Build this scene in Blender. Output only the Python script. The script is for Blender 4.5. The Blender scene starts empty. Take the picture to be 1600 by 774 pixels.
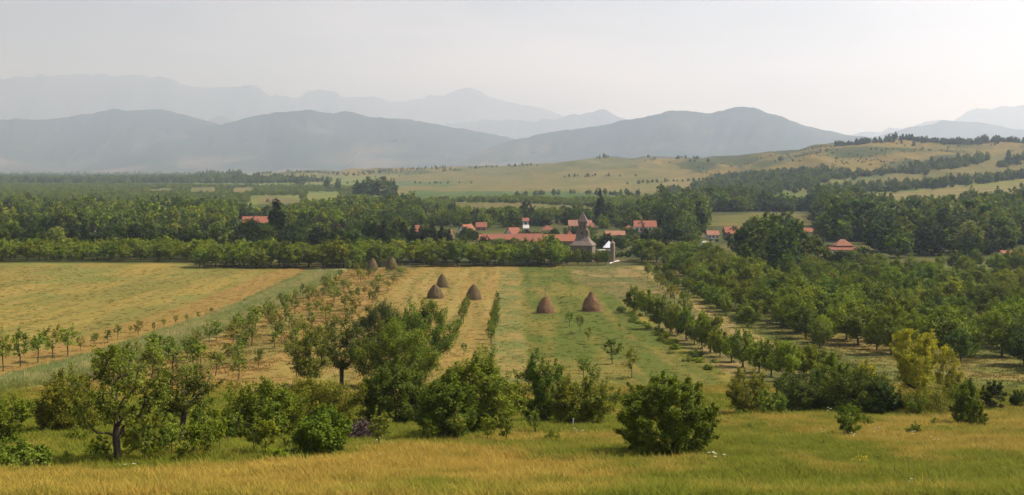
import bpy, math
import numpy as np
from mathutils import Vector

# ------------------------------------------------------------------ camera, world, sun, exposure
scene = bpy.context.scene
COL = scene.collection
F = 1800.0            # focal length in pixels of the 1600 px wide photograph
HOR = 270.0           # row of the true horizon
EYE = 30.0            # eye height above the valley floor
cam_data = bpy.data.cameras.new('camera')
cam_data.sensor_width = 36.0
cam_data.lens = 36.0 * F / 1600.0
cam_data.shift_y = -(387.0 - HOR) / 1600.0
cam_data.clip_start = 0.5
cam_data.clip_end = 120000.0
cam = bpy.data.objects.new('camera', cam_data)
cam.location = (0, 0, EYE)
cam.rotation_euler = (math.pi / 2, 0, 0)
COL.objects.link(cam)
scene.camera = cam

SUN_AZ, SUN_EL = math.radians(76), math.radians(52)
world = bpy.data.worlds.new('World')
scene.world = world
world.use_nodes = True
wn = world.node_tree
bg = wn.nodes['Background']
sky = wn.nodes.new('ShaderNodeTexSky')
sky.sky_type = 'NISHITA'
sky.sun_disc = False
sky.sun_elevation = SUN_EL
sky.sun_rotation = SUN_AZ
sky.altitude = 300
sky.air_density = 1.0
sky.dust_density = 6.0
sky.ozone_density = 1.0
wtc = wn.nodes.new('ShaderNodeTexCoord'); wmp = wn.nodes.new('ShaderNodeMapping'); wmp.inputs['Scale'].default_value = (1.2, 1.2, 6.0)
wno = wn.nodes.new('ShaderNodeTexNoise'); wno.inputs['Scale'].default_value = 2.6; wno.inputs['Detail'].default_value = 7.0
wn.links.new(wtc.outputs['Generated'], wmp.inputs[0]); wn.links.new(wmp.outputs[0], wno.inputs['Vector'])
wmr = wn.nodes.new('ShaderNodeMapRange'); wn.links.new(wno.outputs[0], wmr.inputs[0])   # thin veil of cloud
wmr.inputs[1].default_value = 0.42; wmr.inputs[2].default_value = 0.72; wmr.inputs[3].default_value = 0.0; wmr.inputs[4].default_value = 0.75
wmx = wn.nodes.new('ShaderNodeMix'); wmx.data_type = 'RGBA'
wn.links.new(wmr.outputs[0], wmx.inputs[0]); wn.links.new(sky.outputs['Color'], wmx.inputs[6]); wmx.inputs[7].default_value = (9.5, 9.1, 9.8, 1)
wn.links.new(wmx.outputs[2], bg.inputs['Color'])
bg.inputs['Strength'].default_value = 0.052
sd = bpy.data.lights.new('sun', 'SUN')
sd.energy = 5.0
sd.angle = math.radians(0.5)
sd.color = (1.0, 0.925, 0.91)
sun = bpy.data.objects.new('sun', sd)
sdir = Vector((math.sin(SUN_AZ) * math.cos(SUN_EL), math.cos(SUN_AZ) * math.cos(SUN_EL), math.sin(SUN_EL)))
sun.rotation_euler = sdir.to_track_quat('Z', 'Y').to_euler()
sun.location = (60, 20, 120)
COL.objects.link(sun)
scene.view_settings.view_transform = 'Standard'
scene.view_settings.look = 'None'
scene.view_settings.gamma = 1.0
scene.view_settings.exposure = 0.78
scene.cycles.max_bounces = 5
scene.cycles.diffuse_bounces = 1
scene.cycles.glossy_bounces = 1
scene.cycles.transmission_bounces = 3
scene.cycles.volume_bounces = 1
scene.cycles.use_denoising = True
HAZE_DENSITY = 1.15e-4

# ------------------------------------------------------------------ small helpers
R = np.random.default_rng

def tag(o, label=None, cat=None, group=None, kind=None):
    if label: o['label'] = label
    if cat: o['category'] = cat
    if group: o['group'] = group
    if kind: o['kind'] = kind
    return o

def make_mesh(name, V, quads=None, tris=None, mats=(), attrs=None, smooth=False, qmat=None, tmat=None):
    me = bpy.data.meshes.new(name)
    V = np.asarray(V, dtype=np.float32)
    nq = 0 if quads is None else len(quads)
    nt = 0 if tris is None else len(tris)
    loops = []
    if nq: loops.append(np.asarray(quads, dtype=np.int32).ravel())
    if nt: loops.append(np.asarray(tris, dtype=np.int32).ravel())
    loops = np.concatenate(loops)
    me.vertices.add(len(V)); me.vertices.foreach_set('co', V.ravel())
    me.loops.add(len(loops)); me.loops.foreach_set('vertex_index', loops)
    me.polygons.add(nq + nt)
    starts = np.concatenate([np.arange(nq) * 4, nq * 4 + np.arange(nt) * 3]).astype(np.int32)
    me.polygons.foreach_set('loop_start', starts)
    mi = np.zeros(nq + nt, dtype=np.int32)
    if qmat is not None and nq: mi[:nq] = qmat
    if tmat is not None and nt: mi[nq:] = tmat
    me.polygons.foreach_set('material_index', mi)
    me.polygons.foreach_set('use_smooth', np.full(nq + nt, bool(smooth)))
    for m in mats: me.materials.append(m)
    if attrs:
        for k, a in attrs.items():
            a = np.asarray(a, dtype=np.float32)
            if a.ndim == 2:
                at_ = me.attributes.new(k, 'FLOAT_COLOR', 'POINT')
                at_.data.foreach_set('color', np.concatenate([a, np.ones((len(a), 1), np.float32)], 1).ravel())
            else:
                at_ = me.attributes.new(k, 'FLOAT', 'POINT')
                at_.data.foreach_set('value', a)
    me.update(calc_edges=True)
    return me

def link(name, me, parent=None):
    o = bpy.data.objects.new(name, me)
    COL.objects.link(o)
    if parent is not None: o.parent = parent
    return o

def empty(name, loc):
    o = bpy.data.objects.new(name, None)
    o.empty_display_size = 0.2
    o.location = loc
    COL.objects.link(o)
    return o

# value noise ---------------------------------------------------------------
_P = R(7).random((256, 256))
def vn(x, y):
    xi = np.floor(x).astype(int); yi = np.floor(y).astype(int)
    fx = x - xi; fy = y - yi
    fx = fx * fx * (3 - 2 * fx); fy = fy * fy * (3 - 2 * fy)
    a = _P[xi & 255, yi & 255]; b = _P[(xi + 1) & 255, yi & 255]
    c = _P[xi & 255, (yi + 1) & 255]; d = _P[(xi + 1) & 255, (yi + 1) & 255]
    return (a * (1 - fx) + b * fx) * (1 - fy) + (c * (1 - fx) + d * fx) * fy
def fbm(x, y, o=4):
    s = 0; a = 0.5; t = 0
    for i in range(o):
        s = s + a * vn(x * 2 ** i + 17.3 * i, y * 2 ** i + 9.1 * i); t += a; a *= 0.5
    return s / t
def sst(x, a, b):
    t = np.clip((x - a) / (b - a), 0, 1)
    return t * t * (3 - 2 * t)

# ------------------------------------------------------------------ terrain: depth / height profiles along several bearings
NEAR = [(0.5, 28.2), (20, 23.6), (45, 17.4), (60, 14.9), (75, 12.5), (100, 9.2), (140, 5.1), (180, 2.5), (240, 0.8), (300, 0.2), (400, 0), (520, 0)]
FARP = {  # bearing (px) : (depth, height)
    -500: [(900, 0.5), (2000, 4), (3000, 8), (4200, 11)],
    250: [(900, 0.5), (2000, 4), (3000, 9), (4200, 11)],
    390: [(900, 0.5), (1500, 3), (2400, 11), (3000, 25), (3400, 22), (4200, 14)],
    500: [(900, 0.8), (1500, 4), (2200, 12), (2800, 30), (3050, 42), (3500, 30), (4200, 20)],
    650: [(900, 1), (1300, 4), (1800, 6), (2300, 14), (2800, 37), (3000, 41), (3600, 30)],
    800: [(900, 2), (1200, 4), (1600, 7), (2000, 14), (2400, 33), (2700, 47), (3400, 38)],
    970: [(900, 3), (1200, 7), (1500, 12), (1900, 28), (2300, 59), (2600, 62), (3200, 45)],
    1100: [(900, 5), (1200, 9), (1500, 16), (1800, 33), (2100, 55), (2500, 56), (3200, 40)],
    1200: [(900, 5), (1100, 9), (1300, 15.6), (1500, 28), (1800, 55), (2050, 72), (2600, 55)],
    1290: [(800, 3), (950, 5.5), (1100, 11), (1300, 24), (1500, 40), (1760, 74), (1950, 79), (2500, 60)],
    1340: [(750, 2), (950, 5), (1100, 12), (1300, 26), (1500, 42), (1750, 79), (1850, 82), (2400, 62)],
    1450: [(750, 2.5), (920, 7), (1100, 16), (1280, 30), (1500, 48), (1750, 78), (1850, 82), (2400, 62)],
    1600: [(750, 3), (900, 9), (1100, 18), (1250, 30), (1450, 50), (1700, 72), (1830, 81), (2400, 62)],
    2100: [(750, 3), (900, 9), (1100, 18), (1250, 30), (1450, 50), (1700, 72), (1830, 81), (2400, 62)],
}
TAIL = [(6500, 12), (10000, 20), (30000, 25)]
LG0, LG1, NLG = math.log(0.5), math.log(30000), 900
_lg = np.linspace(LG0, LG1, NLG)
_pxk = sorted(FARP)
_cols = []
for k in _pxk:
    pts = NEAR + FARP[k] + TAIL
    d = np.array([p[0] for p in pts]); z = np.array([p[1] for p in pts])
    zz = np.interp(np.exp(_lg), d, z)
    ker = np.exp(-0.5 * (np.arange(-12, 13) / 5.0) ** 2); ker /= ker.sum()
    zz = np.convolve(np.pad(zz, 12, mode='edge'), ker, 'valid')
    _cols.append(zz)
_cols = np.array(_cols)
PXG = np.arange(-500, 2101, 20.0)
_tab = np.array([np.interp(PXG, _pxk, _cols[:, j]) for j in range(NLG)]).T
ker = np.exp(-0.5 * (np.arange(-6, 7) / 2.0) ** 2); ker /= ker.sum()
_tab = np.array([np.convolve(np.pad(_tab[:, j], 6, mode='edge'), ker, 'valid') for j in range(NLG)]).T

def zt(px, Y):
    """terrain height on bearing px (tangent units of the lens) at depth Y"""
    px = np.clip(np.asarray(px, float), -500, 2100); Y = np.asarray(Y, float)
    u = np.clip((px + 500) / 20.0, 0, len(PXG) - 1.001)
    v = np.clip((np.log(np.maximum(Y, 0.5)) - LG0) / (LG1 - LG0) * (NLG - 1), 0, NLG - 1.001)
    i = u.astype(int); j = v.astype(int); fu = u - i; fv = v - j
    z = (_tab[i, j] * (1 - fu) + _tab[i + 1, j] * fu) * (1 - fv) + (_tab[i, j + 1] * (1 - fu) + _tab[i + 1, j + 1] * fu) * fv
    x = (px - 800) / F * Y
    hill = sst(z, 16, 50) * (Y > 900) * sst(4200 - Y, 0, 900)
    z = z + hill * ((fbm(x / 160 + 3, Y / 230, 4) - 0.5) * 20 + (np.abs(fbm(x / 90, Y / 260 + 8, 3) - 0.5) * -30 + 4))
    near = sst(Y, 25, 60) * (1 - sst(Y, 160, 300))
    z = z + near * ((fbm(x / 9, Y / 9 + 40, 3) - 0.5) * 0.9)
    mid = sst(Y, 160, 300) * (1 - sst(Y, 900, 1200))
    z = z + mid * (fbm(x / 40, Y / 40, 2) - 0.5) * 0.7
    return z

def gz(x, y):
    return float(zt(800 + F * x / y, y))

_YS = np.exp(np.linspace(math.log(35), math.log(5000), 2500))
def at(px, py):
    """ground point seen in direction (px, py) of the photograph"""
    rows = HOR + F * (EYE - zt(np.full(len(_YS), float(px)), _YS)) / _YS
    k = np.argmax(rows <= py)
    if k == 0:
        k = len(_YS) - 1
    f = (rows[k - 1] - py) / max(rows[k - 1] - rows[k], 1e-6)
    Y = _YS[k - 1] + f * (_YS[k] - _YS[k - 1])
    return ((px - 800) / F * Y, Y, float(zt(px, Y)))

def inpoly(px, py, poly):
    c = np.zeros(px.shape, bool)
    n = len(poly)
    for i in range(n):
        x1, y1 = poly[i]; x2, y2 = poly[(i + 1) % n]
        if y1 == y2: continue
        m = ((y1 > py) != (y2 > py)) & (px < (x2 - x1) * (py - y1) / (y2 - y1) + x1)
        c ^= m
    return c

# ------------------------------------------------------------------ materials
def node_mat(name):
    m = bpy.data.materials.new(name); m.use_nodes = True
    nt = m.node_tree
    return m, nt, nt.nodes['Principled BSDF'], nt.nodes['Material Output']

def N(nt, kind, **kw):
    n = nt.nodes.new(kind)
    for k, v in kw.items():
        if k.startswith('i_'):
            n.inputs[k[2:].replace('_', ' ')].default_value = v
        else:
            setattr(n, k, v)
    return n

def mixcol(nt, fac, a, b, blend='MIX'):
    n = nt.nodes.new('ShaderNodeMix'); n.data_type = 'RGBA'; n.blend_type = blend
    for sock, v in ((n.inputs[0], fac), (n.inputs[6], a), (n.inputs[7], b)):
        if hasattr(v, 'is_output'): nt.links.new(v, sock)
        elif isinstance(v, (int, float)): sock.default_value = v
        else: sock.default_value = (*v, 1)
    return n.outputs[2]

def ramp(nt, fac, stops):
    n = nt.nodes.new('ShaderNodeValToRGB')
    el = n.color_ramp.elements
    while len(el) > 1: el.remove(el[-1])
    el[0].position = stops[0][0]; el[0].color = (*stops[0][1], 1)
    for p, c in stops[1:]:
        e = el.new(p); e.color = (*c, 1)
    nt.links.new(fac, n.inputs[0])
    return n.outputs[0]

def ground_mat(name, scale, streak=(1, 1, 1), amt=0.35, bump=0.3):
    m, nt, p, out = node_mat(name)
    col = N(nt, 'ShaderNodeAttribute', attribute_name='albedo').outputs['Color']
    tc = N(nt, 'ShaderNodeTexCoord').outputs['Object']
    mp = N(nt, 'ShaderNodeMapping'); mp.inputs['Scale'].default_value = streak
    nt.links.new(tc, mp.inputs[0])
    n1 = N(nt, 'ShaderNodeTexNoise', i_Scale=scale, i_Detail=9.0, i_Roughness=0.72)
    nt.links.new(mp.outputs[0], n1.inputs['Vector'])
    n2 = N(nt, 'ShaderNodeTexNoise', i_Scale=scale * 0.16, i_Detail=5.0, i_Roughness=0.6)
    nt.links.new(mp.outputs[0], n2.inputs['Vector'])
    g1 = ramp(nt, n1.outputs[0], [(0.25, (1 - amt * 1.3,) * 3), (0.5, (1, 1, 1)), (0.75, (1 + amt, 1 + amt, 1 + amt * 0.7))])
    hue = ramp(nt, n2.outputs[0], [(0.3, (0.91, 1.01, 0.9)), (0.5, (1, 1, 1)), (0.7, (1.07, 0.99, 0.97))])
    c = mixcol(nt, 1.0, col, g1, 'MULTIPLY')
    c = mixcol(nt, 1.0, c, hue, 'MULTIPLY')
    nt.links.new(c, p.inputs['Base Color'])
    p.inputs['Roughness'].default_value = 0.95
    p.inputs['Specular IOR Level'].default_value = 0.04
    b = N(nt, 'ShaderNodeBump', i_Strength=bump, i_Distance=0.3)
    nt.links.new(n1.outputs[0], b.inputs['Height'])
    nt.links.new(b.outputs[0], p.inputs['Normal'])
    return m

# ------------------------------------------------------------------ ground sheet: fields as neighbouring pieces of one grid
FIELDS_FAR = [  # albedo, polygon in bearings/rows of the far fields
    ((0.30, 0.225, 0.10), [(600, 279), (700, 268), (800, 261), (970, 249), (1060, 258), (1110, 282), (1060, 300), (960, 306), (800, 308), (620, 309), (600, 295)]),
    ((0.24, 0.20, 0.085), [(720, 262), (860, 252), (960, 246), (1000, 262), (840, 272), (720, 276)]),
    ((0.14, 0.19, 0.065), [(640, 298), (960, 301), (980, 305), (800, 311), (620, 312)]),
    ((0.17, 0.20, 0.08), [(560, 284), (740, 283), (700, 291), (560, 293)]),
    ((0.33, 0.25, 0.12), [(830, 296), (1070, 278), (1090, 283), (1060, 296), (900, 300)]),
    ((0.27, 0.215, 0.095), [(1240, 302), (1330, 284), (1440, 266), (1620, 230), (1620, 262), (1470, 284), (1300, 302)]),
    ((0.36, 0.275, 0.13), [(1270, 309), (1400, 301), (1620, 285), (1620, 318), (1400, 323)]),
    ((0.26, 0.21, 0.085), [(1110, 339), (1180, 333), (1270, 334), (1280, 350), (1200, 360), (1110, 362)]),
    ((0.27, 0.21, 0.09), [(1195, 317), (1290, 315), (1285, 327), (1200, 329)]),
    ((0.24, 0.19, 0.08), [(700, 316), (820, 318), (950, 326), (940, 338), (720, 334)]),
    ((0.27, 0.21, 0.1), [(235, 296), (272, 295), (268, 302), (230, 302)]),
    ((0.27, 0.21, 0.1), [(298, 294), (338, 293), (335, 302), (296, 303)]),
    ((0.30, 0.22, 0.11), [(364, 294), (398, 294), (394, 303), (364, 304)]),
    ((0.29, 0.22, 0.11), [(408, 308), (468, 309), (462, 318), (398, 319)]),
    ((0.13, 0.15, 0.045), [(396, 318), (462, 318), (455, 330), (400, 328)]),
    ((0.24, 0.19, 0.09), [(276, 314), (298, 312), (296, 322), (276, 323)]),
]

def gold_mask(x, y, px, big, fine):
    t = sst(px, 720, 1120)
    lim = (54 + 13 * np.exp(-((px - 690) / 190.0) ** 2)) * (1 - t) + 50 * t + (big - 0.5) * 12
    return sst(lim - y, -2.5, 3) * sst(big * 0.5 + fine * 0.5, 0.25 + 0.13 * t, 0.56 + 0.18 * t)

def ground_zone(x, y, px, row):
    n = len(x)
    big = fbm(x / 14 + 5, y / 14, 4)
    fine = fbm(x / 3.1 + 50, y / 3.1, 3)
    strk = fbm(x / 2.2 + 9, y / 34 + 4, 4)          # streaks along the strips
    strk2 = fbm(x / 9 + 90, y / 60 + 4, 4)
    def mix(a, b, t):
        return np.asarray(a)[None, :] * (1 - t[:, None]) + np.asarray(b)[None, :] * t[:, None] if np.ndim(a) == 1 else a * (1 - t[:, None]) + np.asarray(b)[None, :] * t[:, None]
    lush = sst(120 - y, -12, 25) * sst(900 - px, -150, 250) * 0.16 + 0.02
    c = mix((0.150, 0.168, 0.026), (0.28, 0.215, 0.058), sst(big * 0.55 + fine * 0.45 - lush, 0.36, 0.60))
    gold = gold_mask(x, y, px, big, fine)
    c = mix(c, (0.43, 0.300, 0.085), gold * 0.78)
    region = np.zeros(n, int)
    e = (fbm(x / 5, y / 9, 3) - 0.5) * 2.6
    fld = sst(y + e * 9, 108, 138)
    def band(a, b, w=0.8):
        return sst(x + e * .3, a - w, a + w) * (1 - sst(x + e * .3, b - w, b + w))
    # left big meadow
    lm = (sst(-x + e * 0.5, 61, 63.5)) * sst(y + e * 6, 100, 130)
    cl = mix((0.22, 0.195, 0.06), (0.335, 0.25, 0.08), sst(strk2 * 0.6 + strk * 0.4, 0.38, 0.64))
    cl = mix(cl, (0.19, 0.21, 0.065), sst(fbm(x / 16, y / 25 + 70, 4), 0.52, 0.7) * 0.7)
    c = c * (1 - lm[:, None]) + cl * lm[:, None]
    region[lm > .5] = 1
    br = band(-73, -61.5, 1.0) * sst(y + e * 6, 100, 135)
    c = mix(c, (0.31, 0.20, 0.07), br * (0.75 + 0.25 * fine)); region[br > .5] = 2
    pale = band(-62, -50.5, 0.7) * sst(y + e * 8, 105, 130)
    cp = mix((0.27, 0.31, 0.14), (0.40, 0.37, 0.20), sst(fine * 0.5 + strk * 0.5, 0.4, 0.65))
    c = c * (1 - pale[:, None]) + cp * pale[:, None]; region[pale > .5] = 3
    yo = band(-50.5, -31, 1.4) * sst(y + e * 8, 105, 140)
    cy = mix((0.33, 0.215, 0.08), (0.23, 0.19, 0.065), sst(strk * 0.6 + big * 0.4, 0.46, 0.64))
    c = c * (1 - yo[:, None]) + cy * yo[:, None]; region[yo > .5] = 4
    hay = band(-31, -3, 1.0) * fld
    ch = mix((0.325, 0.225, 0.078), (0.235, 0.185, 0.058), sst(strk, 0.42, 0.66))
    ch = mix(ch, (0.37, 0.28, 0.11), sst(fbm(x / 1.3 + 200, y / 50, 3), 0.58, 0.72) * 0.6)
    c = c * (1 - hay[:, None]) + ch * hay[:, None]; region[hay > .5] = 5
    rows = band(-3.5, 2.3, 0.5) * fld
    cr = mix((0.30, 0.225, 0.085), (0.185, 0.19, 0.065), sst(big * 0.5 + fine * 0.5, 0.42, 0.6))
    c = c * (1 - rows[:, None]) + cr * rows[:, None]; region[rows > .5] = 6
    gr = band(2.3, 25 , .5) * fld
    cg = mix((0.115, 0.14, 0.028), (0.215, 0.18, 0.05), sst(strk * 0.5 + big * 0.5 + sst(200 - y, 0, 60) * 0.08, 0.44, 0.66))
    c = c * (1 - gr[:, None]) + cg * gr[:, None]; region[gr > .5] = 7
    rough = sst(x + e - 18 - sst(330 - y, 0, 90) * 9, -1, 1) * (1 - sst(x + e, 38, 41)) * fld * (1 - 0)
    cu = mix((0.20, 0.165, 0.065), (0.14, 0.145, 0.05), sst(big, 0.4, 0.6))
    cu = mix(cu, (0.30, 0.22, 0.11), sst(fbm(x / 7 + 33, y / 12, 3), 0.58, 0.7))
    m2 = rough * (1 - sst(-y, -240, -200))
    rough = np.where(y > 230, rough, band(27, 40, 1) * fld)
    c = c * (1 - rough[:, None]) + cu * rough[:, None]; region[rough > .5] = 8
    track = band(39.5, 42.5, 0.5) * sst(y, 150, 175)
    c = mix(c, (0.38, 0.29, 0.14), track * 0.8)
    orch = sst(x + e, 42, 44) * fld
    co = mix((0.14, 0.15, 0.045), (0.26, 0.205, 0.075), sst(strk2 * 0.4 + big * 0.6, 0.46, 0.68))
    c = c * (1 - orch[:, None]) + co * orch[:, None]; region[orch > .5] = 9
    # beyond the end of the fields
    end = np.where(x < -90, 380, np.where(x < -30, 362, 372))
    vil = sst(y + e * 1.5 - end, -2, 3)
    cv = mix((0.075, 0.088, 0.03), (0.13, 0.12, 0.048), sst(fbm(x / 30, y / 30, 4), 0.45, 0.66))
    c = c * (1 - vil[:, None]) + cv * vil[:, None]; region[vil > .5] = 10
    # terrace and hills
    f2 = fbm(x / 60, y / 120, 4)
    ter = sst(y, 850, 950)
    ct = mix((0.125, 0.165, 0.04), (0.19, 0.20, 0.06), sst(f2, 0.4, 0.62))
    c = c * (1 - ter[:, None]) + ct * ter[:, None]; region[ter > .5] = 11
    z = zt(px, y)
    hl = sst(z, 17, 30) * (y > 1000) * (y < 4300)
    f3 = fbm(x / 70 + 7, y / 110, 5)
    chl = mix((0.225, 0.170, 0.058), (0.075, 0.09, 0.03), sst(f3, 0.40, 0.60))
    c = c * (1 - hl[:, None]) + chl * hl[:, None]; region[hl > .5] = 12
    far = (y > 620) & (y < 4500)
    jx = px + (fbm(x / 40, y / 40, 3) - 0.5) * 34; jr = row + (fbm(x / 50 + 5, y / 90, 3) - 0.5) * 4.5
    for col, poly in FIELDS_FAR:
        m = inpoly(jx, jr, poly) & far
        if col[0] > 0.34:
            st = 0.5 + 0.5 * np.sin((y * 0.9 + x * 0.35) / 7.0 + 3 * f2)
            cc = mix(col, (0.27, 0.225, 0.10), st)
        else:
            cc = mix(col, np.array(col) * (0.78, 0.88, 0.75), sst(fbm(x / 25, y / 70 + 11, 3), 0.4, 0.65))
        c[m] = cc[m] * (0.68, 0.74, 0.66); region[m] = 13
    v = sst(y, 4300, 5500)
    c = mix(c, (0.12, 0.12, 0.06), v); region[y > 4900] = 14
    return c * np.array([0.555, 0.56, 0.42]), region

TH = math.atan((2100 - 800) / F)
_th_front = np.arctan((np.arange(-500, 2101, 4.0) - 800) / F)
_th_rest = np.linspace(TH, 2 * math.pi - TH, 60)[1:-1]
th = np.concatenate([_th_front, _th_rest])
dep = np.concatenate([np.geomspace(0.5, 40, 18)[:-1], np.geomspace(40, 130, 110)[:-1], np.geomspace(130, 1000, 190)[:-1],
                      np.geomspace(1000, 4500, 130)[:-1], np.geomspace(4500, 25000, 30)])
nt_, nd_ = len(th), len(dep)
front = np.arange(nt_) < len(_th_front)
sfac = np.where(front, 1 / np.cos(np.where(front, th, 0)), 1 / math.cos(TH))
pxs = np.where(front, 800 + F * np.tan(np.where(front, th, 0)), np.where(th < math.pi, 2100, -500))
RAD = dep[None, :] * sfac[:, None]
GX = RAD * np.sin(th)[:, None]; GY = RAD * np.cos(th)[:, None]
PXX = np.repeat(pxs[:, None], nd_, 1); DEP = np.repeat(dep[None, :], nt_, 0)
GZ = zt(PXX, DEP)
bl = np.where(front, 0, np.sin((th - TH) / (2 * math.pi - 2 * TH) * math.pi) ** 2)  # behind the camera the slope levels off into the hill
GZ = GZ * (1 - bl[:, None]) + 28.2 * bl[:, None]
row = HOR + F * (EYE - GZ) / DEP
ALB, REG = ground_zone(((PXX - 800) / F * DEP).ravel(), DEP.ravel(), PXX.ravel(), row.ravel())
V = np.stack([GX.ravel(), GY.ravel(), GZ.ravel()], 1)
V = np.concatenate([V, [[0, 0, 28.3]]]); ALB = np.concatenate([ALB, ALB[:1]]); REG = np.concatenate([REG, [0]])
ii = np.arange(nt_); i2 = (ii + 1) % nt_
jj = np.arange(nd_ - 1)
A = (ii[:, None] * nd_ + jj[None, :]).ravel(); B = (i2[:, None] * nd_ + jj[None, :]).ravel()
Q = np.stack([A, B, B + 1, A + 1], 1)[:, ::-1]
QR = REG[Q[:, 0]]
GM_NEAR = ground_mat('hillside_grass_soil', 1.6, (1, 1, 1), 0.45)
GM_FIELD = ground_mat('meadow_soil', 2.0, (1, 0.13, 1), 0.24, 0.25)
GM_FAR = ground_mat('far_soil', 0.12, (1, 0.5, 1), 0.35, 0.1)
GNAMES = {0: ('ground', GM_NEAR), 1: ('left_meadow', GM_FIELD), 2: ('ploughed_strip', GM_FIELD), 3: ('tall_grass_strip', GM_FIELD), 4: ('young_orchard_ground', GM_FIELD),
          5: ('hay_meadow', GM_FIELD), 6: ('unmown_strip', GM_FIELD), 7: ('mown_strip', GM_FIELD), 8: ('rough_pasture', GM_FIELD), 9: ('orchard_ground', GM_FIELD),
          10: ('village_ground', GM_FIELD), 11: ('valley_terrace', GM_FAR), 12: ('hillside', GM_FAR), 13: ('far_fields', GM_FAR), 14: ('plain', GM_FAR)}
for rid, (nm, m) in GNAMES.items():
    q = Q[QR == rid]
    if not len(q): continue
    tri = None
    if rid == 0:
        tri = np.stack([np.full(nt_, len(V) - 1), i2 * nd_, ii * nd_], 1)
    used = np.unique(np.concatenate([q.ravel()] + ([tri.ravel()] if tri is not None else [])))
    remap = np.zeros(len(V), int); remap[used] = np.arange(len(used))
    me = make_mesh(nm, V[used], remap[q], remap[tri] if tri is not None else None, [m], {'albedo': ALB[used]}, smooth=True)
    tag(link(nm, me), kind='structure')

# ------------------------------------------------------------------ mountains
def mountain_mat(name, forest, bare, sc):
    m, nt, p, out = node_mat(name)
    tc = N(nt, 'ShaderNodeTexCoord').outputs['Object']
    n1 = N(nt, 'ShaderNodeTexNoise', i_Scale=sc, i_Detail=8.0, i_Roughness=0.62)
    nt.links.new(tc, n1.inputs['Vector'])
    sep = N(nt, 'ShaderNodeSeparateXYZ'); nt.links.new(tc, sep.inputs[0])
    mr = N(nt, 'ShaderNodeMapRange'); nt.links.new(sep.outputs[2], mr.inputs[0])
    mr.inputs[1].default_value = 0; mr.inputs[2].default_value = 260; mr.inputs[3].default_value = 0.17; mr.inputs[4].default_value = 0.0
    ad = N(nt, 'ShaderNodeMath', operation='ADD'); nt.links.new(n1.outputs[0], ad.inputs[0]); nt.links.new(mr.outputs[0], ad.inputs[1])
    c = ramp(nt, ad.outputs[0], [(0.55, forest), (0.66, tuple(0.6 * a + 0.4 * b for a, b in zip(forest, bare))), (0.76, bare)])
    nt.links.new(c, p.inputs['Base Color'])
    p.inputs['Roughness'].default_value = 1.0; p.inputs['Specular IOR Level'].default_value = 0.0
    return m
M_NEARMT = mountain_mat('forested_mountain', (0.014, 0.024, 0.014), (0.11, 0.085, 0.06), 0.0016)
M_FARMT = mountain_mat('bare_mountain', (0.03, 0.038, 0.034), (0.09, 0.085, 0.07), 0.0006)
def ridge(D, pts, width, mat, seed, rough=0.16, spur=60.0):
    pts = np.array(pts, float)
    px = np.arange(pts[0, 0], pts[-1, 0] + 1, 4.0)
    # smooth but keep the peaks
    row = np.interp(px, pts[:, 0], pts[:, 1])
    k = np.exp(-0.5 * (np.arange(-4, 5) / 1.0) ** 2); k /= k.sum()
    row = np.convolve(np.pad(row, 4, mode='edge'), k, 'valid')
    row = row + (fbm(px / 19 + seed * 3.3, px * 0 + seed, 5) - 0.5) * 13.0 * (1 if D > 12000 else .45)
    Yc = D * (1 + (fbm(px / 120 + seed, px * 0 + 3.1, 3) - 0.5) * 0.14)
    zc = EYE + (HOR - row) / F * Yc
    s = np.concatenate([np.linspace(0, 1, 44), 1 + np.linspace(0, 1, 12)[1:]])
    P = np.zeros((len(px), len(s), 3))
    for j, t in enumerate(s):
        if t <= 1:
            sp = np.abs(fbm(px / spur + (1 - t) * 1.2 + seed, px * 0 + t * 1.4 + seed, 4) - 0.5) * 2
            Y = Yc - (1 - t) * width * (1 + 0.0 * sp)
            amp = math.sin(math.pi * min(t, 1) ** 0.8) * rough
            z = zc * (0.12 * t + 0.88 * t ** 1.55) * (1 + 0) + (zc * 1.2 + 60) * amp * (0.33 - sp)
            Y = Y + (0.35 - sp) * width * 0.35 * math.sin(math.pi * t)
        else:
            Y = Yc + (t - 1) * width * 0.8
            z = zc * (1 - 0.75 * (t - 1))
        P[:, j, 0] = (px - 800) / F * Y; P[:, j, 1] = Y; P[:, j, 2] = z - (12 if t == 0 else 0)
    n, k2 = len(px), len(s)
    I = (np.arange(n - 1)[:, None] * k2 + np.arange(k2 - 1)[None, :]).ravel()
    q = np.stack([I, I + k2, I + k2 + 1, I + 1], 1)
    tag(link('mountain', make_mesh('mountain', P.reshape(-1, 3), q, None, [mat], smooth=True)), kind='structure')
ridge(20500, [(-600, 128), (-300, 122), (0, 124), (60, 119), (120, 116), (200, 120), (250, 119), (268, 126), (290, 136), (330, 137), (375, 133), (395, 133), (420, 147), (460, 151), (490, 140), (503, 139), (540, 152), (580, 151), (610, 161), (655, 153), (700, 148), (730, 136), (745, 141), (770, 151), (800, 158), (850, 170), (900, 185), (1000, 205), (1150, 232), (1300, 262)], 5200, M_FARMT, 1.7)
ridge(15500, [(250, 235), (310, 195), (345, 182), (380, 192), (450, 215), (560, 222), (640, 205), (700, 194), (760, 187), (820, 189), (880, 184), (915, 177), (940, 171), (960, 178), (1000, 195), (1080, 222), (1200, 260)], 3600, M_FARMT, 5.2)
ridge(11500, [(-700, 215), (-300, 192), (-100, 188), (0, 187), (80, 186), (140, 178), (180, 170), (205, 174), (250, 171), (290, 180), (330, 190), (380, 205), (460, 232), (560, 262)], 3800, M_NEARMT, 2.3, 0.18, 45)
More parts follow.
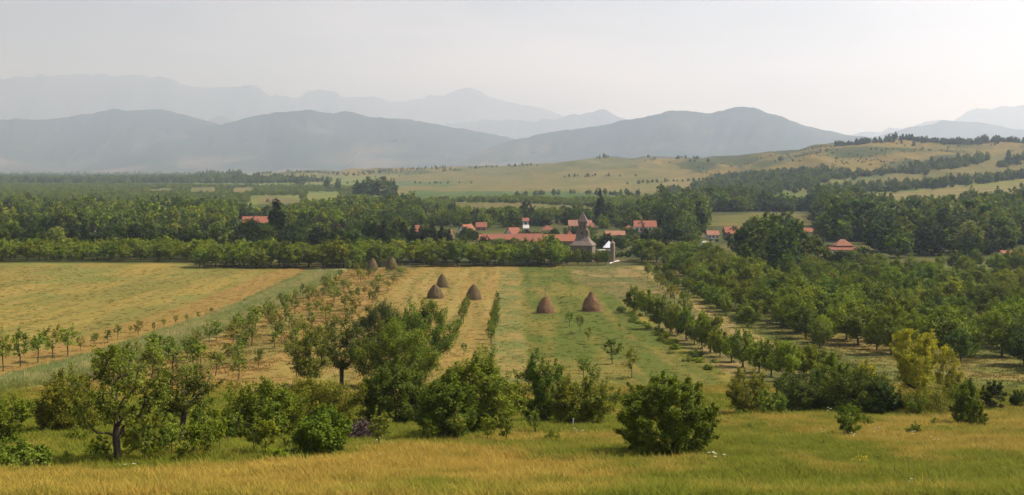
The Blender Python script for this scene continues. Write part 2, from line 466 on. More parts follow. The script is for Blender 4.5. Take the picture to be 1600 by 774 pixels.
ridge(9800, [(60, 268), (150, 248), (215, 234), (250, 217), (300, 203), (350, 193), (400, 180), (430, 175), (480, 172), (520, 178), (545, 175), (580, 183), (640, 187), (700, 197), (760, 208), (830, 222), (900, 240), (1000, 262), (1060, 268)], 3300, M_NEARMT, 8.4, 0.18, 45)
ridge(8000, [(640, 268), (690, 259), (740, 238), (790, 222), (860, 207), (930, 197), (1000, 184), (1040, 175), (1075, 174), (1110, 177), (1160, 167), (1185, 170), (1210, 180), (1250, 193), (1300, 206), (1330, 211), (1380, 220), (1460, 236), (1560, 262)], 2600, M_NEARMT, 3.9, 0.17, 50)
ridge(17000, [(1150, 250), (1250, 225), (1330, 212), (1375, 203), (1440, 194), (1490, 186), (1520, 172), (1560, 168), (1600, 166), (1700, 158), (1850, 166), (2100, 160)], 4000, M_FARMT, 6.6)
ridge(11000, [(1240, 262), (1330, 226), (1380, 210), (1430, 198), (1480, 188), (1530, 192), (1600, 204), (1700, 205), (1900, 190), (2100, 200)], 2600, M_NEARMT, 4.4)
ridge(3700, [(870, 262), (920, 254), (940, 247), (962, 243), (985, 248), (1010, 245), (1035, 243), (1060, 245), (1090, 250), (1140, 258), (1200, 266)], 500, M_NEARMT, 9.1, 0.10)

# ------------------------------------------------------------------ plant materials
def leaf_mat(name, dark, mid, light, trans=0.25, rough=0.65):
    m, nt, p, out = node_mat(name)
    t = N(nt, 'ShaderNodeAttribute', attribute_name='tint').outputs['Fac']
    oi = N(nt, 'ShaderNodeObjectInfo')
    dark, mid, light = ([min(v * k, 0.6) for v, k in zip(q, (1.22, 1.16, 0.36))] for q in (dark, mid, light))
    c = ramp(nt, t, [(0.05, dark), (0.5, mid), (0.95, light)])
    hs = N(nt, 'ShaderNodeHueSaturation')
    mr = N(nt, 'ShaderNodeMapRange'); nt.links.new(oi.outputs['Random'], mr.inputs[0])
    mr.inputs[3].default_value = 0.72; mr.inputs[4].default_value = 1.28
    mh = N(nt, 'ShaderNodeMapRange'); mu = N(nt, 'ShaderNodeMath', operation='FRACT')
    mm = N(nt, 'ShaderNodeMath', operation='MULTIPLY'); mm.inputs[1].default_value = 7.13
    nt.links.new(oi.outputs['Random'], mm.inputs[0]); nt.links.new(mm.outputs[0], mu.inputs[0]); nt.links.new(mu.outputs[0], mh.inputs[0])
    mh.inputs[3].default_value = 0.478; mh.inputs[4].default_value = 0.518
    nt.links.new(mr.outputs[0], hs.inputs['Value']); nt.links.new(mh.outputs[0], hs.inputs['Hue'])
    nt.links.new(c, hs.inputs['Color'])
    p.inputs['Roughness'].default_value = rough
    p.inputs['Specular IOR Level'].default_value = 0.12
    nt.links.new(hs.outputs[0], p.inputs['Base Color'])
    tr = N(nt, 'ShaderNodeBsdfTranslucent')
    tc = mixcol(nt, 1.0, hs.outputs[0], (1.25, 1.25, 0.55), 'MULTIPLY')
    nt.links.new(tc, tr.inputs[0])
    mx = N(nt, 'ShaderNodeMixShader'); mx.inputs[0].default_value = trans
    nt.links.new(p.outputs[0], mx.inputs[1]); nt.links.new(tr.outputs[0], mx.inputs[2])
    nt.links.new(mx.outputs[0], out.inputs['Surface'])
    return m

def plain_mat(name, a, b, scale=6.0, rough=0.9, stretch=(1, 1, 1), bump=0.4):
    m, nt, p, out = node_mat(name)
    tc = N(nt, 'ShaderNodeTexCoord').outputs['Object']
    mp = N(nt, 'ShaderNodeMapping'); mp.inputs['Scale'].default_value = stretch
    nt.links.new(tc, mp.inputs[0])
    n1 = N(nt, 'ShaderNodeTexNoise', i_Scale=scale, i_Detail=8.0, i_Roughness=0.7)
    nt.links.new(mp.outputs[0], n1.inputs['Vector'])
    nt.links.new(ramp(nt, n1.outputs[0], [(0.3, a), (0.7, b)]), p.inputs['Base Color'])
    p.inputs['Roughness'].default_value = rough
    p.inputs['Specular IOR Level'].default_value = 0.2
    bm = N(nt, 'ShaderNodeBump', i_Strength=bump, i_Distance=0.05)
    nt.links.new(n1.outputs[0], bm.inputs['Height']); nt.links.new(bm.outputs[0], p.inputs['Normal'])
    return m

BARK = plain_mat('bark', (0.035, 0.027, 0.020), (0.10, 0.08, 0.06), 14, 0.95, (1, 1, 0.25))
L_DARK = leaf_mat('dark_leaves', (0.022, 0.042, 0.010), (0.045, 0.075, 0.017), (0.085, 0.125, 0.03))
L_MID = leaf_mat('mid_leaves', (0.035, 0.062, 0.010), (0.075, 0.115, 0.018), (0.135, 0.18, 0.03))
L_APPLE = leaf_mat('apple_leaves', (0.040, 0.062, 0.016), (0.085, 0.115, 0.030), (0.19, 0.22, 0.075), 0.3, 0.4)
L_BRIGHT = leaf_mat('bright_leaves', (0.055, 0.085, 0.010), (0.110, 0.155, 0.018), (0.20, 0.24, 0.032))
L_OLIVE = leaf_mat('olive_leaves', (0.055, 0.070, 0.014), (0.115, 0.13, 0.024), (0.21, 0.20, 0.045))
L_YELLOW = leaf_mat('yellow_leaves', (0.11, 0.125, 0.020), (0.22, 0.215, 0.034), (0.37, 0.32, 0.055))
L_PALE = leaf_mat('pale_leaves', (0.06, 0.09, 0.026), (0.12, 0.165, 0.045), (0.21, 0.245, 0.085))
L_SILVER = leaf_mat('silver_leaves', (0.05, 0.075, 0.035), (0.11, 0.145, 0.07), (0.21, 0.24, 0.14))
L_POPLAR = leaf_mat('poplar_leaves', (0.009, 0.018, 0.009), (0.018, 0.031, 0.014), (0.032, 0.048, 0.022), .12)
L_BLUE = leaf_mat('conifer_needles', (0.012, 0.026, 0.011), (0.025, 0.045, 0.018), (0.045, 0.07, 0.028), 0.1)
TWIG = plain_mat('dead_twigs', (0.05, 0.035, 0.03), (0.15, 0.10, 0.08), 9)

# ------------------------------------------------------------------ plant generator
def envelope(shape, t):
    if shape == 'round': return np.sqrt(np.clip(1 - (2 * t - 1) ** 2, 0, 1)) * (1.06 - 0.2 * t)
    if shape == 'bush': return np.where(t < 0.45, 0.82 + 0.22 * t / 0.45, 1.04 * np.sqrt(np.clip(1 - ((t - 0.45) / 0.56) ** 2, 0, 1)))
    if shape == 'vase': return np.where(t < 0.62, 0.35 + 0.65 * (t / 0.62) ** 0.8, np.sqrt(np.clip(1 - ((t - 0.62) / 0.38) ** 2, 0, 1)))
    if shape == 'column': return np.clip(np.sin(np.pi * np.clip(0.06 + 0.94 * t, 0, 1) ** 0.75), 0, 1) ** 0.6
    if shape == 'cone': return np.clip(1 - t, 0, 1) ** 0.85
    if shape == 'flat': return np.where(t < 0.45, 0.5 + 0.5 * t / 0.45, np.sqrt(np.clip(1 - ((t - 0.45) / 0.55) ** 2, 0, 1)))

def tubes(nodes, parent, rad):
    """tapered limbs along every node -> parent edge"""
    nodes = np.asarray(nodes); V = []; Q = []; base = 0
    e = [(i, p) for i, p in enumerate(parent) if p >= 0]
    for sides, sel in ((6, [k for k in e if rad[k[0]] > 0.045]), (3, [k for k in e if rad[k[0]] <= 0.045])):
        if not sel: continue
        a = np.array([s[1] for s in sel]); b = np.array([s[0] for s in sel])
        d = nodes[b] - nodes[a]
        d /= np.maximum(np.linalg.norm(d, axis=1), 1e-6)[:, None]
        ref = np.where(np.abs(d[:, 2:3]) > 0.8, np.array([[1.0, 0, 0]]), np.array([[0, 0, 1.0]]))
        u = np.cross(d, ref); u /= np.linalg.norm(u, axis=1)[:, None]; w = np.cross(d, u)
        ang = np.arange(sides) / sides * 2 * np.pi
        ring = u[:, None, :] * np.cos(ang)[None, :, None] + w[:, None, :] * np.sin(ang)[None, :, None]
        ra = np.array([min(rad[i], rad[j] * 1.7) for i, j in zip(a, b)])
        A = nodes[a][:, None, :] + ring * ra[:, None, None]
        B = nodes[b][:, None, :] + ring * np.array([rad[i] for i in b])[:, None, None]
        V.append(np.concatenate([A, B], 1).reshape(-1, 3))
        k = np.arange(sides); off = base + np.arange(len(a)) * 2 * sides
        q = np.stack([k, (k + 1) % sides, (k + 1) % sides + sides, k + sides], 1)
        Q.append((off[:, None, None] + q[None]).reshape(-1, 4))
        base += len(a) * 2 * sides
    return np.concatenate(V), np.concatenate(Q)

def gen_plant(seed, H, W, shape='round', base=0.25, nclump=70, nleaf=70, leaf=0.16, clump=0.11, trunk_r=0.12, stems=1, gap=0.0,
              lean=(0, 0), lump=1.0, inner=0.45, leaves=True, flat=0.75, depth=None, shoot=0.55):
    r = R(seed)
    RX = W / 2; RY = (depth or W) / 2; cz0 = base * H
    ph = r.random(6) * 6.28
    C = []
    guard = 0
    while len(C) < nclump and guard < 40000:
        guard += 1
        t = r.random() ** 0.9; a = r.random() * 2 * math.pi; f = inner + (1 - inner) * r.random() ** 0.55
        if r.random() > float(envelope(shape, np.array(t))) + 0.08: continue
        lob = 1 + lump * (0.17 * math.sin(2 * a + ph[0] + 3 * t) + 0.14 * math.sin(3 * a + 6 * t + ph[1]) + 0.10 * math.sin(5 * a - 9 * t + ph[2]))
        rr = float(envelope(shape, np.array(t))) * f * min(lob, 1.22) * (0.98 if shape == 'bush' else 0.92)
        z = cz0 + (H - cz0) * t * (0.90 + 0.10 * math.sin(2 * a + ph[3]) * lump) 
        p = np.array([math.cos(a) * rr * RX + lean[0] * t, math.sin(a) * rr * RY + lean[1] * t, z])
        if gap and math.sin(p[0] * 2.3 / RX * 1.6 + ph[4]) * math.sin(p[1] * 2.1 / RY * 1.6 + ph[5]) * math.sin((p[2] - cz0) / max(H - cz0, .1) * 7 + ph[1]) < -0.55 + gap: 
            if r.random() < 0.9: continue
        C.append(p)
    C = np.array(C)
    nodes = []; par = []
    for s in range(stems):
        a0 = r.random() * 6.28 if stems > 1 else 0
        off = np.array([math.cos(a0), math.sin(a0)]) * (0.12 * RX * r.random() if stems > 1 else 0)
        outd = np.array([math.cos(a0), math.sin(a0)]) * (0.5 * RX if stems > 1 else 0)
        n = 8; top = H * (0.72 if stems == 1 else 0.62); last = -1
        wob = np.cumsum(r.normal(0, 1, (n + 1, 2)), 0) * 0.018 * H * (1 if stems == 1 else 0.6)
        for k in range(n + 1):
            tt = k / n
            x = off + outd * tt ** 1.3 + wob[k] * tt + np.array(lean) * tt * 0.7
            nodes.append(np.array([x[0], x[1], top * tt - (0.25 if k == 0 else 0)])); par.append(last); last = len(nodes) - 1
    arr = np.array(nodes)
    key = np.argsort(np.hypot(C[:, 0], C[:, 1]) + np.abs(C[:, 2] - cz0) * 0.5)
    for ci in key:
        c = C[ci]
        d = np.linalg.norm(arr - c, axis=1) + np.maximum(arr[:, 2] - c[2] + 0.05 * H, 0) * 1.6 + (arr[:, 2] < cz0 * (0.75 if stems == 1 else 0.1)) * 50
        i = int(np.argmin(d)); p0 = arr[i]
        L = np.linalg.norm(c - p0)
        m1 = p0 + (c - p0) * 0.4 + r.normal(0, 0.07, 3) * L + np.array([0, 0, -0.03 * L])
        m2 = p0 + (c - p0) * 0.75 + r.normal(0, 0.06, 3) * L
        for q in (m1, m2, c):
            nodes.append(q); par.append(i); i = len(nodes) - 1
        arr = np.array(nodes)
    n = len(nodes); acc = np.zeros(n)
    for k in range(n - 1, -1, -1):
        if acc[k] == 0: acc[k] = 1.0
        if par[k] >= 0: acc[par[k]] += acc[k]
    rad = trunk_r * (acc / acc.max()) ** 0.46
    rad = np.maximum(rad, 0.008)
    for k in range(n):
        if par[k] == -1: rad[k] *= 1.45
    tv, tq = tubes(nodes, par, rad)
    if not leaves: return tv, tq, None, None, None
    nl = len(C) * nleaf
    cr = clump * W * (0.75 + 0.5 * r.random(len(C)))
    ctint = r.random(len(C))
    ci = np.repeat(np.arange(len(C)), nleaf)
    ctr = np.array([lean[0] * .5, lean[1] * .5, cz0 + (H - cz0) * 0.4])
    v = r.normal(0, 1, (nl, 3)); v /= np.linalg.norm(v, axis=1)[:, None]
    v *= (r.random(nl) ** 0.5)[:, None] * np.where(r.random(nl) < .12, 1.5, 1.0)[:, None]
    # part of the clumps grow as upright shoots, so the outline is ragged rather than rounded
    sd = (C - ctr); sd /= np.linalg.norm(sd, axis=1)[:, None]
    sd = sd * 0.7 + np.array([0, 0, 0.75]) + r.normal(0, .35, C.shape); sd /= np.linalg.norm(sd, axis=1)[:, None]
    isshoot = (r.random(len(C)) < shoot)[ci]
    u = r.random(nl) * 2.3 - 0.9
    ps = sd[ci] * (u * cr[ci] * 1.15)[:, None] + r.normal(0, .30, (nl, 3)) * (cr[ci] * (1.15 - .42 * u))[:, None]
    pos = C[ci] + np.where(isshoot[:, None], ps, v * cr[ci][:, None] * np.array([1, 1, flat]))
    outw = pos - ctr; outw /= np.linalg.norm(outw, axis=1)[:, None]
    nrm = r.normal(0, 0.62, (nl, 3)) + outw * 0.5 + np.array([0, 0, 0.55])
    nrm /= np.linalg.norm(nrm, axis=1)[:, None]
    tg = np.cross(nrm, r.normal(0, 1, (nl, 3))); tg /= np.linalg.norm(tg, axis=1)[:, None]
    bt = np.cross(nrm, tg)
    sz = leaf * (0.6 + 0.8 * r.random(nl))[:, None]
    a = pos - tg * sz * 0.6; b = pos + bt * sz * 0.36 + nrm * sz * 0.14; c = pos + tg * sz * 0.7; d = pos - bt * sz * 0.36 + nrm * sz * 0.14
    LV = np.stack([a, b, c, d], 1).reshape(-1, 3)
    LQ = np.arange(nl * 4).reshape(-1, 4)
    tint = np.repeat(np.clip(0.42 * ctint[ci] + 0.42 * r.random(nl) + 0.08, 0, 1), 4)
    return tv, tq, LV, LQ, tint

def plant_meshes(nm, lm, bm=None, **k):
    tv, tq, LV, LQ, ti = gen_plant(**k)
    return make_mesh(nm + '_trunk', tv, tq, None, [bm or BARK], smooth=True), make_mesh(nm + '_crown', LV, LQ, None, [lm], {'tint': ti})

def plant_single(nm, lm, bm=None, **k):
    tv, tq, LV, LQ, ti = gen_plant(**k)
    V = np.concatenate([tv, LV]); q = np.concatenate([tq, LQ + len(tv)])
    me = make_mesh(nm, V, q, None, [bm or BARK, lm], {'tint': np.concatenate([np.zeros(len(tv)), ti])})
    mi = np.zeros(len(q), np.int32); mi[len(tq):] = 1
    me.polygons.foreach_set('material_index', mi)
    return me

def scale_at(py_pt): return py_pt[1] / F          # metres per photograph pixel at a ground point

SEED = [100]
def plant(name, px, py, hpx, wpx, label, cat, lm, group=None, **k):
    """one plant built for its own place: foot at (px, py), size in photograph pixels turned into metres at that depth"""
    p = at(px, py); s = scale_at(p); SEED[0] += 1
    k.setdefault('seed', SEED[0])
    cx = k.pop('cx', px)
    lean = ((cx - px) * s * 1.1, 0)
    if k.get('leaf', .16) > .1:
        k['leaf'] = k.get('leaf', .16) * .68; k['nleaf'] = int(k.get('nleaf', 70) * 2.1); k['nclump'] = int(k.get('nclump', 70) * 1.1)
    t, c = plant_meshes(name, lm, H=hpx * s, W=wpx * s, lean=lean, **k)
    e = empty(name, (p[0], p[1], p[2] - 0.05)); tag(e, label, cat, group)
    if k.get('stems', 1) > 1:
        link('stems', t, e)
    else:
        link('trunk', t, e)
    link('crown', c, e)
    return e

def copy_plant(protos, idx, loc, sx, sz, rot, name, label, cat, group):
    t, c, ptn = protos[idx % len(protos)]
    e = empty(name, loc); e.scale = (sx, sx, sz); e.rotation_euler = (0, 0, rot)
    tag(e, label, cat, group)
    link(ptn, t, e); link('crown', c, e)
    return e
def proto_set(nm, lm, n, seed, ptn='trunk', **k):
    return [plant_meshes(nm, lm[i % len(lm)] if isinstance(lm, (list, tuple)) else lm, seed=seed + i, **k) + (ptn,) for i in range(n)]

# ------------------------------------------------------------------ foreground trees and bushes, each its own shape
BIG = dict(nclump=120, nleaf=85)
plant('fruit_tree', 184, 727, 178, 160, 'old gnarled fruit tree with a dark trunk in the golden grass at lower left', 'tree', L_APPLE, cx=180, shape='flat', base=0.36, nclump=84, nleaf=46, leaf=0.17, clump=0.072, trunk_r=0.18, gap=0.45, inner=0.3, lump=1.5)
plant('fruit_tree', 282, 698, 122, 102, 'thin old fruit tree with a crooked bare trunk beside the gnarled one', 'tree', L_APPLE, cx=292, shape='flat', base=0.5, nclump=60, nleaf=46, leaf=0.17, clump=0.085, trunk_r=0.17, gap=0.4, inner=0.3, lump=1.5)
plant('bush', 105, 676, 88, 92, 'dark dense bush behind the gnarled old fruit tree', 'bush', L_OLIVE, shape='bush', base=0.02, stems=6, trunk_r=0.06, leaf=0.17, **BIG)
plant('bush', 8, 698, 88, 74, 'tall loose bush cut by the left edge of the photo', 'bush', L_BRIGHT, shape='vase', base=0.02, stems=7, trunk_r=0.05, leaf=0.16, nclump=64, nleaf=46, gap=.3)
plant('bush', 30, 737, 40, 96, 'low leafy thicket at the bottom left corner above the golden grass', 'bush', L_PALE, shape='bush', base=0.0, stems=8, trunk_r=0.03, leaf=0.15, nclump=110, nleaf=60, clump=.08)
plant('bush', 408, 684, 88, 106, 'broad bright green bush between saplings and brush pile', 'bush', L_BRIGHT, shape='bush', base=0.02, stems=7, trunk_r=0.06, leaf=0.17, **BIG)
plant('bush', 503, 717, 76, 88, 'bright green willow like bush in front of the brush pile', 'bush', L_MID, shape='vase', base=0.02, stems=9, trunk_r=0.045, leaf=0.16, nclump=140, nleaf=70, clump=.085)
plant('bush', 500, 664, 68, 112, 'olive green bush above the brush pile, under the spreading old trees', 'bush', L_OLIVE, shape='bush', base=0.02, stems=7, trunk_r=0.06, leaf=0.17, **BIG)
plant('fruit_tree', 481, 617, 112, 84, 'spreading dark old fruit tree, left one of the pair below the dense trees', 'tree', L_APPLE, cx=482, shape='flat', base=0.3, nclump=80, nleaf=60, leaf=0.20, clump=0.10, trunk_r=0.22, gap=0.35, inner=0.3, lump=1.4)
plant('fruit_tree', 534, 606, 106, 84, 'dark old fruit tree with a straight trunk, right one of the pair', 'tree', L_APPLE, shape='round', base=0.32, nclump=90, nleaf=70, leaf=0.20, clump=0.10, trunk_r=0.24, gap=0.3, lump=1.3)
plant('walnut_tree', 592, 538, 64, 80, 'round dense tree farthest left in the clump on the hay meadow', 'tree', L_DARK, shape='round', base=0.08, nclump=110, nleaf=75, leaf=0.24, clump=0.10, trunk_r=0.3, inner=0.6)
plant('walnut_tree', 661, 570, 102, 92, 'round dense tree at the top right of the clump on the hay meadow', 'tree', L_MID, shape='round', base=0.08, nclump=120, nleaf=80, leaf=0.24, clump=0.10, trunk_r=0.3, inner=0.6)
plant('walnut_tree', 620, 604, 102, 126, 'broad dense tree in the middle of the clump on the hay meadow', 'tree', L_MID, shape='round', base=0.08, nclump=150, nleaf=85, leaf=0.22, clump=0.09, trunk_r=0.3, inner=0.6)
plant('walnut_tree', 619, 664, 98, 114, 'dark dense tree below the clump, behind the brush pile', 'tree', L_DARK, shape='round', base=0.03, nclump=140, nleaf=90, leaf=0.19, clump=0.09, trunk_r=0.2, inner=0.6)
plant('bush', 697, 690, 100, 88, 'tall leafy bush in front of the darkest tree mass in the middle', 'bush', L_MID, shape='bush', base=0.02, stems=5, trunk_r=0.07, leaf=0.17, nclump=130, nleaf=85)
plant('walnut_tree', 744, 678, 128, 132, 'big leafy tree in the middle with a dark hollow under its crown', 'tree', L_MID, shape='round', base=0.04, nclump=170, nleaf=90, leaf=0.18, clump=0.085, trunk_r=0.2, inner=0.6, lump=1.2)
plant('fruit_tree', 846, 664, 108, 82, 'upright feathery tree right of the big leafy tree', 'tree', L_MID, shape='round', base=0.04, nclump=110, nleaf=70, leaf=0.17, clump=0.10, trunk_r=0.13, lump=1.3, gap=.2)
plant('bush', 905, 670, 76, 74, 'olive bush with brownish top behind the short fence post', 'bush', L_OLIVE, shape='bush', base=0.02, stems=6, trunk_r=0.05, leaf=0.17, **BIG)
plant('bush', 943, 655, 60, 46, 'slender greyish bush left of the big round bush', 'bush', L_PALE, shape='vase', base=0.05, stems=5, trunk_r=0.03, leaf=0.15, nclump=45, nleaf=45, gap=.2)
plant('bush', 1043, 713, 134, 136, 'big round dark bush standing alone at the front of the meadow', 'bush', L_MID, shape='bush', base=0.0, stems=9, trunk_r=0.07, leaf=0.15, nclump=260, nleaf=95, clump=.07, inner=0.6, lump=0.45, shoot=0.4)
plant('bush', 1166, 652, 76, 68, 'loose airy bush right of the big round bush', 'bush', L_OLIVE, shape='vase', base=0.05, stems=7, trunk_r=0.05, leaf=0.16, nclump=80, nleaf=60, gap=.15)
plant('bush', 1207, 652, 42, 40, 'small grey green bush left of the dark thicket', 'bush', L_PALE, shape='bush', base=0.02, stems=6, trunk_r=0.03, leaf=0.15, nclump=60, nleaf=50)
plant('bush', 1252, 646, 60, 84, 'dark thicket bush at the left end of the hedge', 'bush', L_DARK, shape='bush', base=0.0, stems=7, trunk_r=0.05, leaf=0.17, **BIG)
plant('bush', 1302, 640, 82, 66, 'yellow topped bush rising behind the dark thicket', 'bush', L_BRIGHT, shape='bush', base=0.02, stems=6, trunk_r=0.06, leaf=0.17, **BIG)
plant('bush', 1338, 646, 68, 90, 'dark thicket bush in the middle of the hedge', 'bush', L_MID, shape='bush', base=0.0, stems=7, trunk_r=0.06, leaf=0.17, **BIG)
plant('bush', 1374, 648, 54, 54, 'dark thicket bush beside the yellow tree', 'bush', L_DARK, shape='bush', base=0.0, stems=7, trunk_r=0.05, leaf=0.17, **BIG)
plant('bush', 1352, 640, 76, 46, 'yellow green bush behind the hedge, left of the yellow tree', 'bush', L_YELLOW, shape='vase', base=0.1, stems=6, trunk_r=0.05, leaf=0.16, nclump=60, nleaf=50)
plant('willow_tree', 1432, 634, 118, 84, 'yellow leaved willow tree, the largest of the yellow ones', 'tree', L_YELLOW, shape='vase', base=0.16, nclump=150, nleaf=70, leaf=0.16, clump=0.085, trunk_r=0.16, lump=1.1)
plant('willow_tree', 1481, 628, 84, 46, 'smaller thin yellow tree right of the large yellow willow', 'tree', L_YELLOW, shape='vase', base=0.2, nclump=60, nleaf=52, leaf=0.16, clump=0.11, trunk_r=0.08, gap=.15)
plant('bush', 1450, 646, 34, 90, 'low dark bush at the foot of the yellow willow', 'bush', L_OLIVE, shape='bush', base=0.0, stems=8, trunk_r=0.03, leaf=0.15, nclump=80, nleaf=55)
plant('bush', 1508, 667, 80, 38, 'narrow upright dark green shrub on the right', 'bush', L_MID, shape='column', base=0.0, stems=4, trunk_r=0.05, leaf=0.15, nclump=90, nleaf=60, clump=0.13)
plant('bush', 1527, 671, 54, 25, 'shorter narrow shrub beside the upright one', 'bush', L_MID, shape='column', base=0.0, stems=3, trunk_r=0.04, leaf=0.14, nclump=50, nleaf=55, clump=0.14)
plant('bush', 1551, 643, 50, 36, 'dark little bush near the right edge', 'bush', L_DARK, shape='bush', base=0.0, stems=5, trunk_r=0.04, leaf=0.16, nclump=60, nleaf=55)
plant('bush', 1593, 643, 34, 34, 'small bush cut by the right edge of the photo', 'bush', L_DARK, shape='bush', base=0.0, stems=5, trunk_r=0.03, leaf=0.16, nclump=50, nleaf=50)
plant('bush', 1328, 687, 60, 40, 'small thin stemmed yellowish bush alone on the grass', 'bush', L_BRIGHT, shape='vase', base=0.1, stems=8, trunk_r=0.022, leaf=0.13, nclump=50, nleaf=38, clump=.12)
plant('bush', 1432, 652, 32, 34, 'small bright shrub below the yellow willow', 'bush', L_BRIGHT, shape='vase', base=0.1, stems=6, trunk_r=0.02, leaf=0.13, nclump=34, nleaf=36)
plant('bush', 1502, 640, 40, 60, 'ragged bush behind the narrow shrubs', 'bush', L_OLIVE, shape='bush', base=0.0, stems=6, trunk_r=0.03, leaf=0.16, nclump=60, nleaf=50)

# saplings of the front planting: thin stem, few leaves
SAP = proto_set('sapling', [L_BRIGHT, L_MID, L_PALE], 6, 900, H=3.0, W=1.4, shape='round', base=0.32, nclump=26, nleaf=34, leaf=0.13, clump=0.15, trunk_r=0.035, gap=.15)
g = R(31)
front_saps = [(201, 724, 60), (212, 716, 52), (226, 725, 62), (244, 706, 66), (257, 722, 56), (268, 712, 60), (302, 716, 66), (322, 720, 62), (333, 706, 58), (343, 712, 74), (356, 700, 52),
              (398, 716, 66), (415, 718, 76), (438, 694, 60), (592, 704, 66), (600, 690, 40), (668, 700, 46), (715, 696, 60), (762, 694, 52), (790, 698, 58), (835, 682, 46), (147, 722, 40), (160, 726, 46), (286, 726, 46), (228, 700, 50), (310, 694, 60), (372, 690, 52)]
TREEWORDS = ['among the thin saplings beside the gnarled fruit tree', 'in front of the middle bushes']
for i, (px, py, h) in enumerate(front_saps):
    p = at(px, py); H = h * scale_at(p)
    left = px < 460
    copy_plant(SAP, i, (p[0], p[1], p[2] - .03), H / 3.0 * g.uniform(.8, 1.15), H / 3.0, g.uniform(0, 6.28), 'sapling',
               'thin young tree ' + (TREEWORDS[0] if left else TREEWORDS[1]), 'sapling', 'thin saplings near the gnarled fruit tree' if left else 'thin saplings below the middle bushes')

for i in range(6):
    px = g.uniform(200, 465); py = g.uniform(655, 716); p = at(px, py); H = g.uniform(44, 74) * scale_at(p)
    copy_plant(SAP, i, (p[0], p[1], p[2] - .03), H / 3.0 * g.uniform(.8, 1.25), H / 3.0, g.uniform(0, 6.28), 'sapling', 'thin young tree ' + TREEWORDS[0], 'sapling', 'thin saplings near the gnarled fruit tree')
WEED = proto_set('leafy_weed', [L_BRIGHT, L_MID, L_PALE], 5, 930, ptn='stems', H=1.0, W=1.3, shape='bush', base=0.0, stems=7, nclump=34, nleaf=40, leaf=0.10, clump=0.14, trunk_r=0.015)
for i in range(80):
    if i < 50: px = g.uniform(-10, 480); py = g.uniform(655, 732)
    else: px = g.uniform(480, 1600); py = g.uniform(640, 700)
    p = at(px, py); s = g.uniform(.5, 1.3) * (.75 if i < 50 else .6)
    copy_plant(WEED, i, (p[0], p[1], p[2] - .03), s, s * g.uniform(.7, 1.2), g.uniform(0, 6.28), 'leafy_weed', 'low leafy weed on the grassy slope ' + ('round the gnarled fruit tree' if i < 50 else 'before the bushes'), 'plant', 'leafy weeds at the left' if i < 50 else 'leafy weeds before the bushes')

# ------------------------------------------------------------------ young orchard strips
ORD = ['first', 'second', 'third', 'fourth', 'fifth', 'sixth', 'seventh', 'eighth', 'ninth', 'tenth', 'eleventh', 'twelfth', 'thirteenth', 'fourteenth', 'fifteenth', 'sixteenth', 'seventeenth', 'eighteenth', 'nineteenth', 'twentieth']
ORD += ['twenty ' + w for w in ORD[:9]] + ['thirtieth'] + ['thirty ' + w for w in ORD[:9]] + ['fortieth'] + ['forty ' + w for w in ORD[:9]]
def onum(i): return ORD[min(i, len(ORD) - 1)]
YNG = proto_set('young_tree', [L_PALE, L_MID, L_PALE, L_OLIVE], 8, 950, H=4.0, W=2.3, shape='round', base=0.34, nclump=32, nleaf=27, leaf=0.17, clump=0.14, trunk_r=0.06, gap=.12)
def young(x, y, h, w, label, group, idx):
    z = gz(x, y)
    copy_plant(YNG, idx, (x, y, z - .03), w / 2.3, h / 4.0, g.uniform(0, 6.28), 'young_tree', label, 'tree', group)
for i, (px, py, h) in enumerate([(5, 580, 66), (32, 573, 60), (59, 567, 50), (83, 560, 50), (106, 556, 48), (-22, 590, 60), (-50, 600, 60)]):
    p = at(px, py); s = scale_at(p)
    if i < 5: young(p[0], p[1], h * s, 34 * s, onum(i) + ' leafy young tree from the left edge in the row on the brown strip', 'young trees on the brown strip', i)
for i, (px, py, h) in enumerate([(126, 549, 24), (147, 541, 22), (168, 536, 22), (184, 531, 24), (216, 526, 28), (152, 532, 12), (240, 518, 16), (256, 512, 14), (275, 507, 14), (292, 503, 14), (310, 499, 13), (330, 492, 12), (204, 520, 12)]):
    p = at(px, py); s = scale_at(p)
    young(p[0], p[1], h * s, (13 if h > 20 else 7) * s, onum(i) + ' spindly thin young tree up the row on the brown strip', 'spindly young trees on the brown strip', i + 3)
k = 0
for li, (xr, y0, y1, n) in enumerate(((-49.5, 138, 345, 32), (-45.5, 128, 345, 30), (-41, 126, 350, 28), (-36.5, 124, 350, 24), (-32.5, 140, 330, 14))):
    ti = 0
    for y in np.geomspace(y0, y1, n):
        if g.random() < 0.16: continue
        x = xr + g.normal(0, .5) + (y - 150) * 0.004; yy = y + g.normal(0, 1.2)
        h = g.uniform(2.4, 4.4) * (0.85 if xr > -38 else 1)
        young(x, yy, h, h * g.uniform(.5, .78), '%s young fruit tree up the %s line right of the tall grass strip' % (onum(ti), onum(li)), 'young fruit trees left of the mown hay', k); k += 1; ti += 1
for i, (x, y, h) in enumerate([(-9.2, 189, 2.6), (-9.4, 196, 2.8), (-9.4, 203, 2.6), (-9.3, 212, 3.8), (-9.2, 218, 4.0), (-9.4, 225, 4.2), (-9.2, 232, 4.0), (-9.3, 240, 4.0)]):
    young(x, y, h, 1.5, onum(i) + ' slim young tree from the near end of the left short row on the hay', 'left short row on the hay', i)
for i, y in enumerate([179, 186, 193, 200, 207, 214, 221, 229, 237, 246]):
    young(-3.1 + g.normal(0, .1), y, g.uniform(3.2, 4.6), 1.6, onum(i) + ' slim young tree from the near end of the right short row on the hay', 'right short row on the hay', i)
young(-7.0, 168, 2.0, 1.2, 'tiny lone sapling in front of the right short row', None, 2)
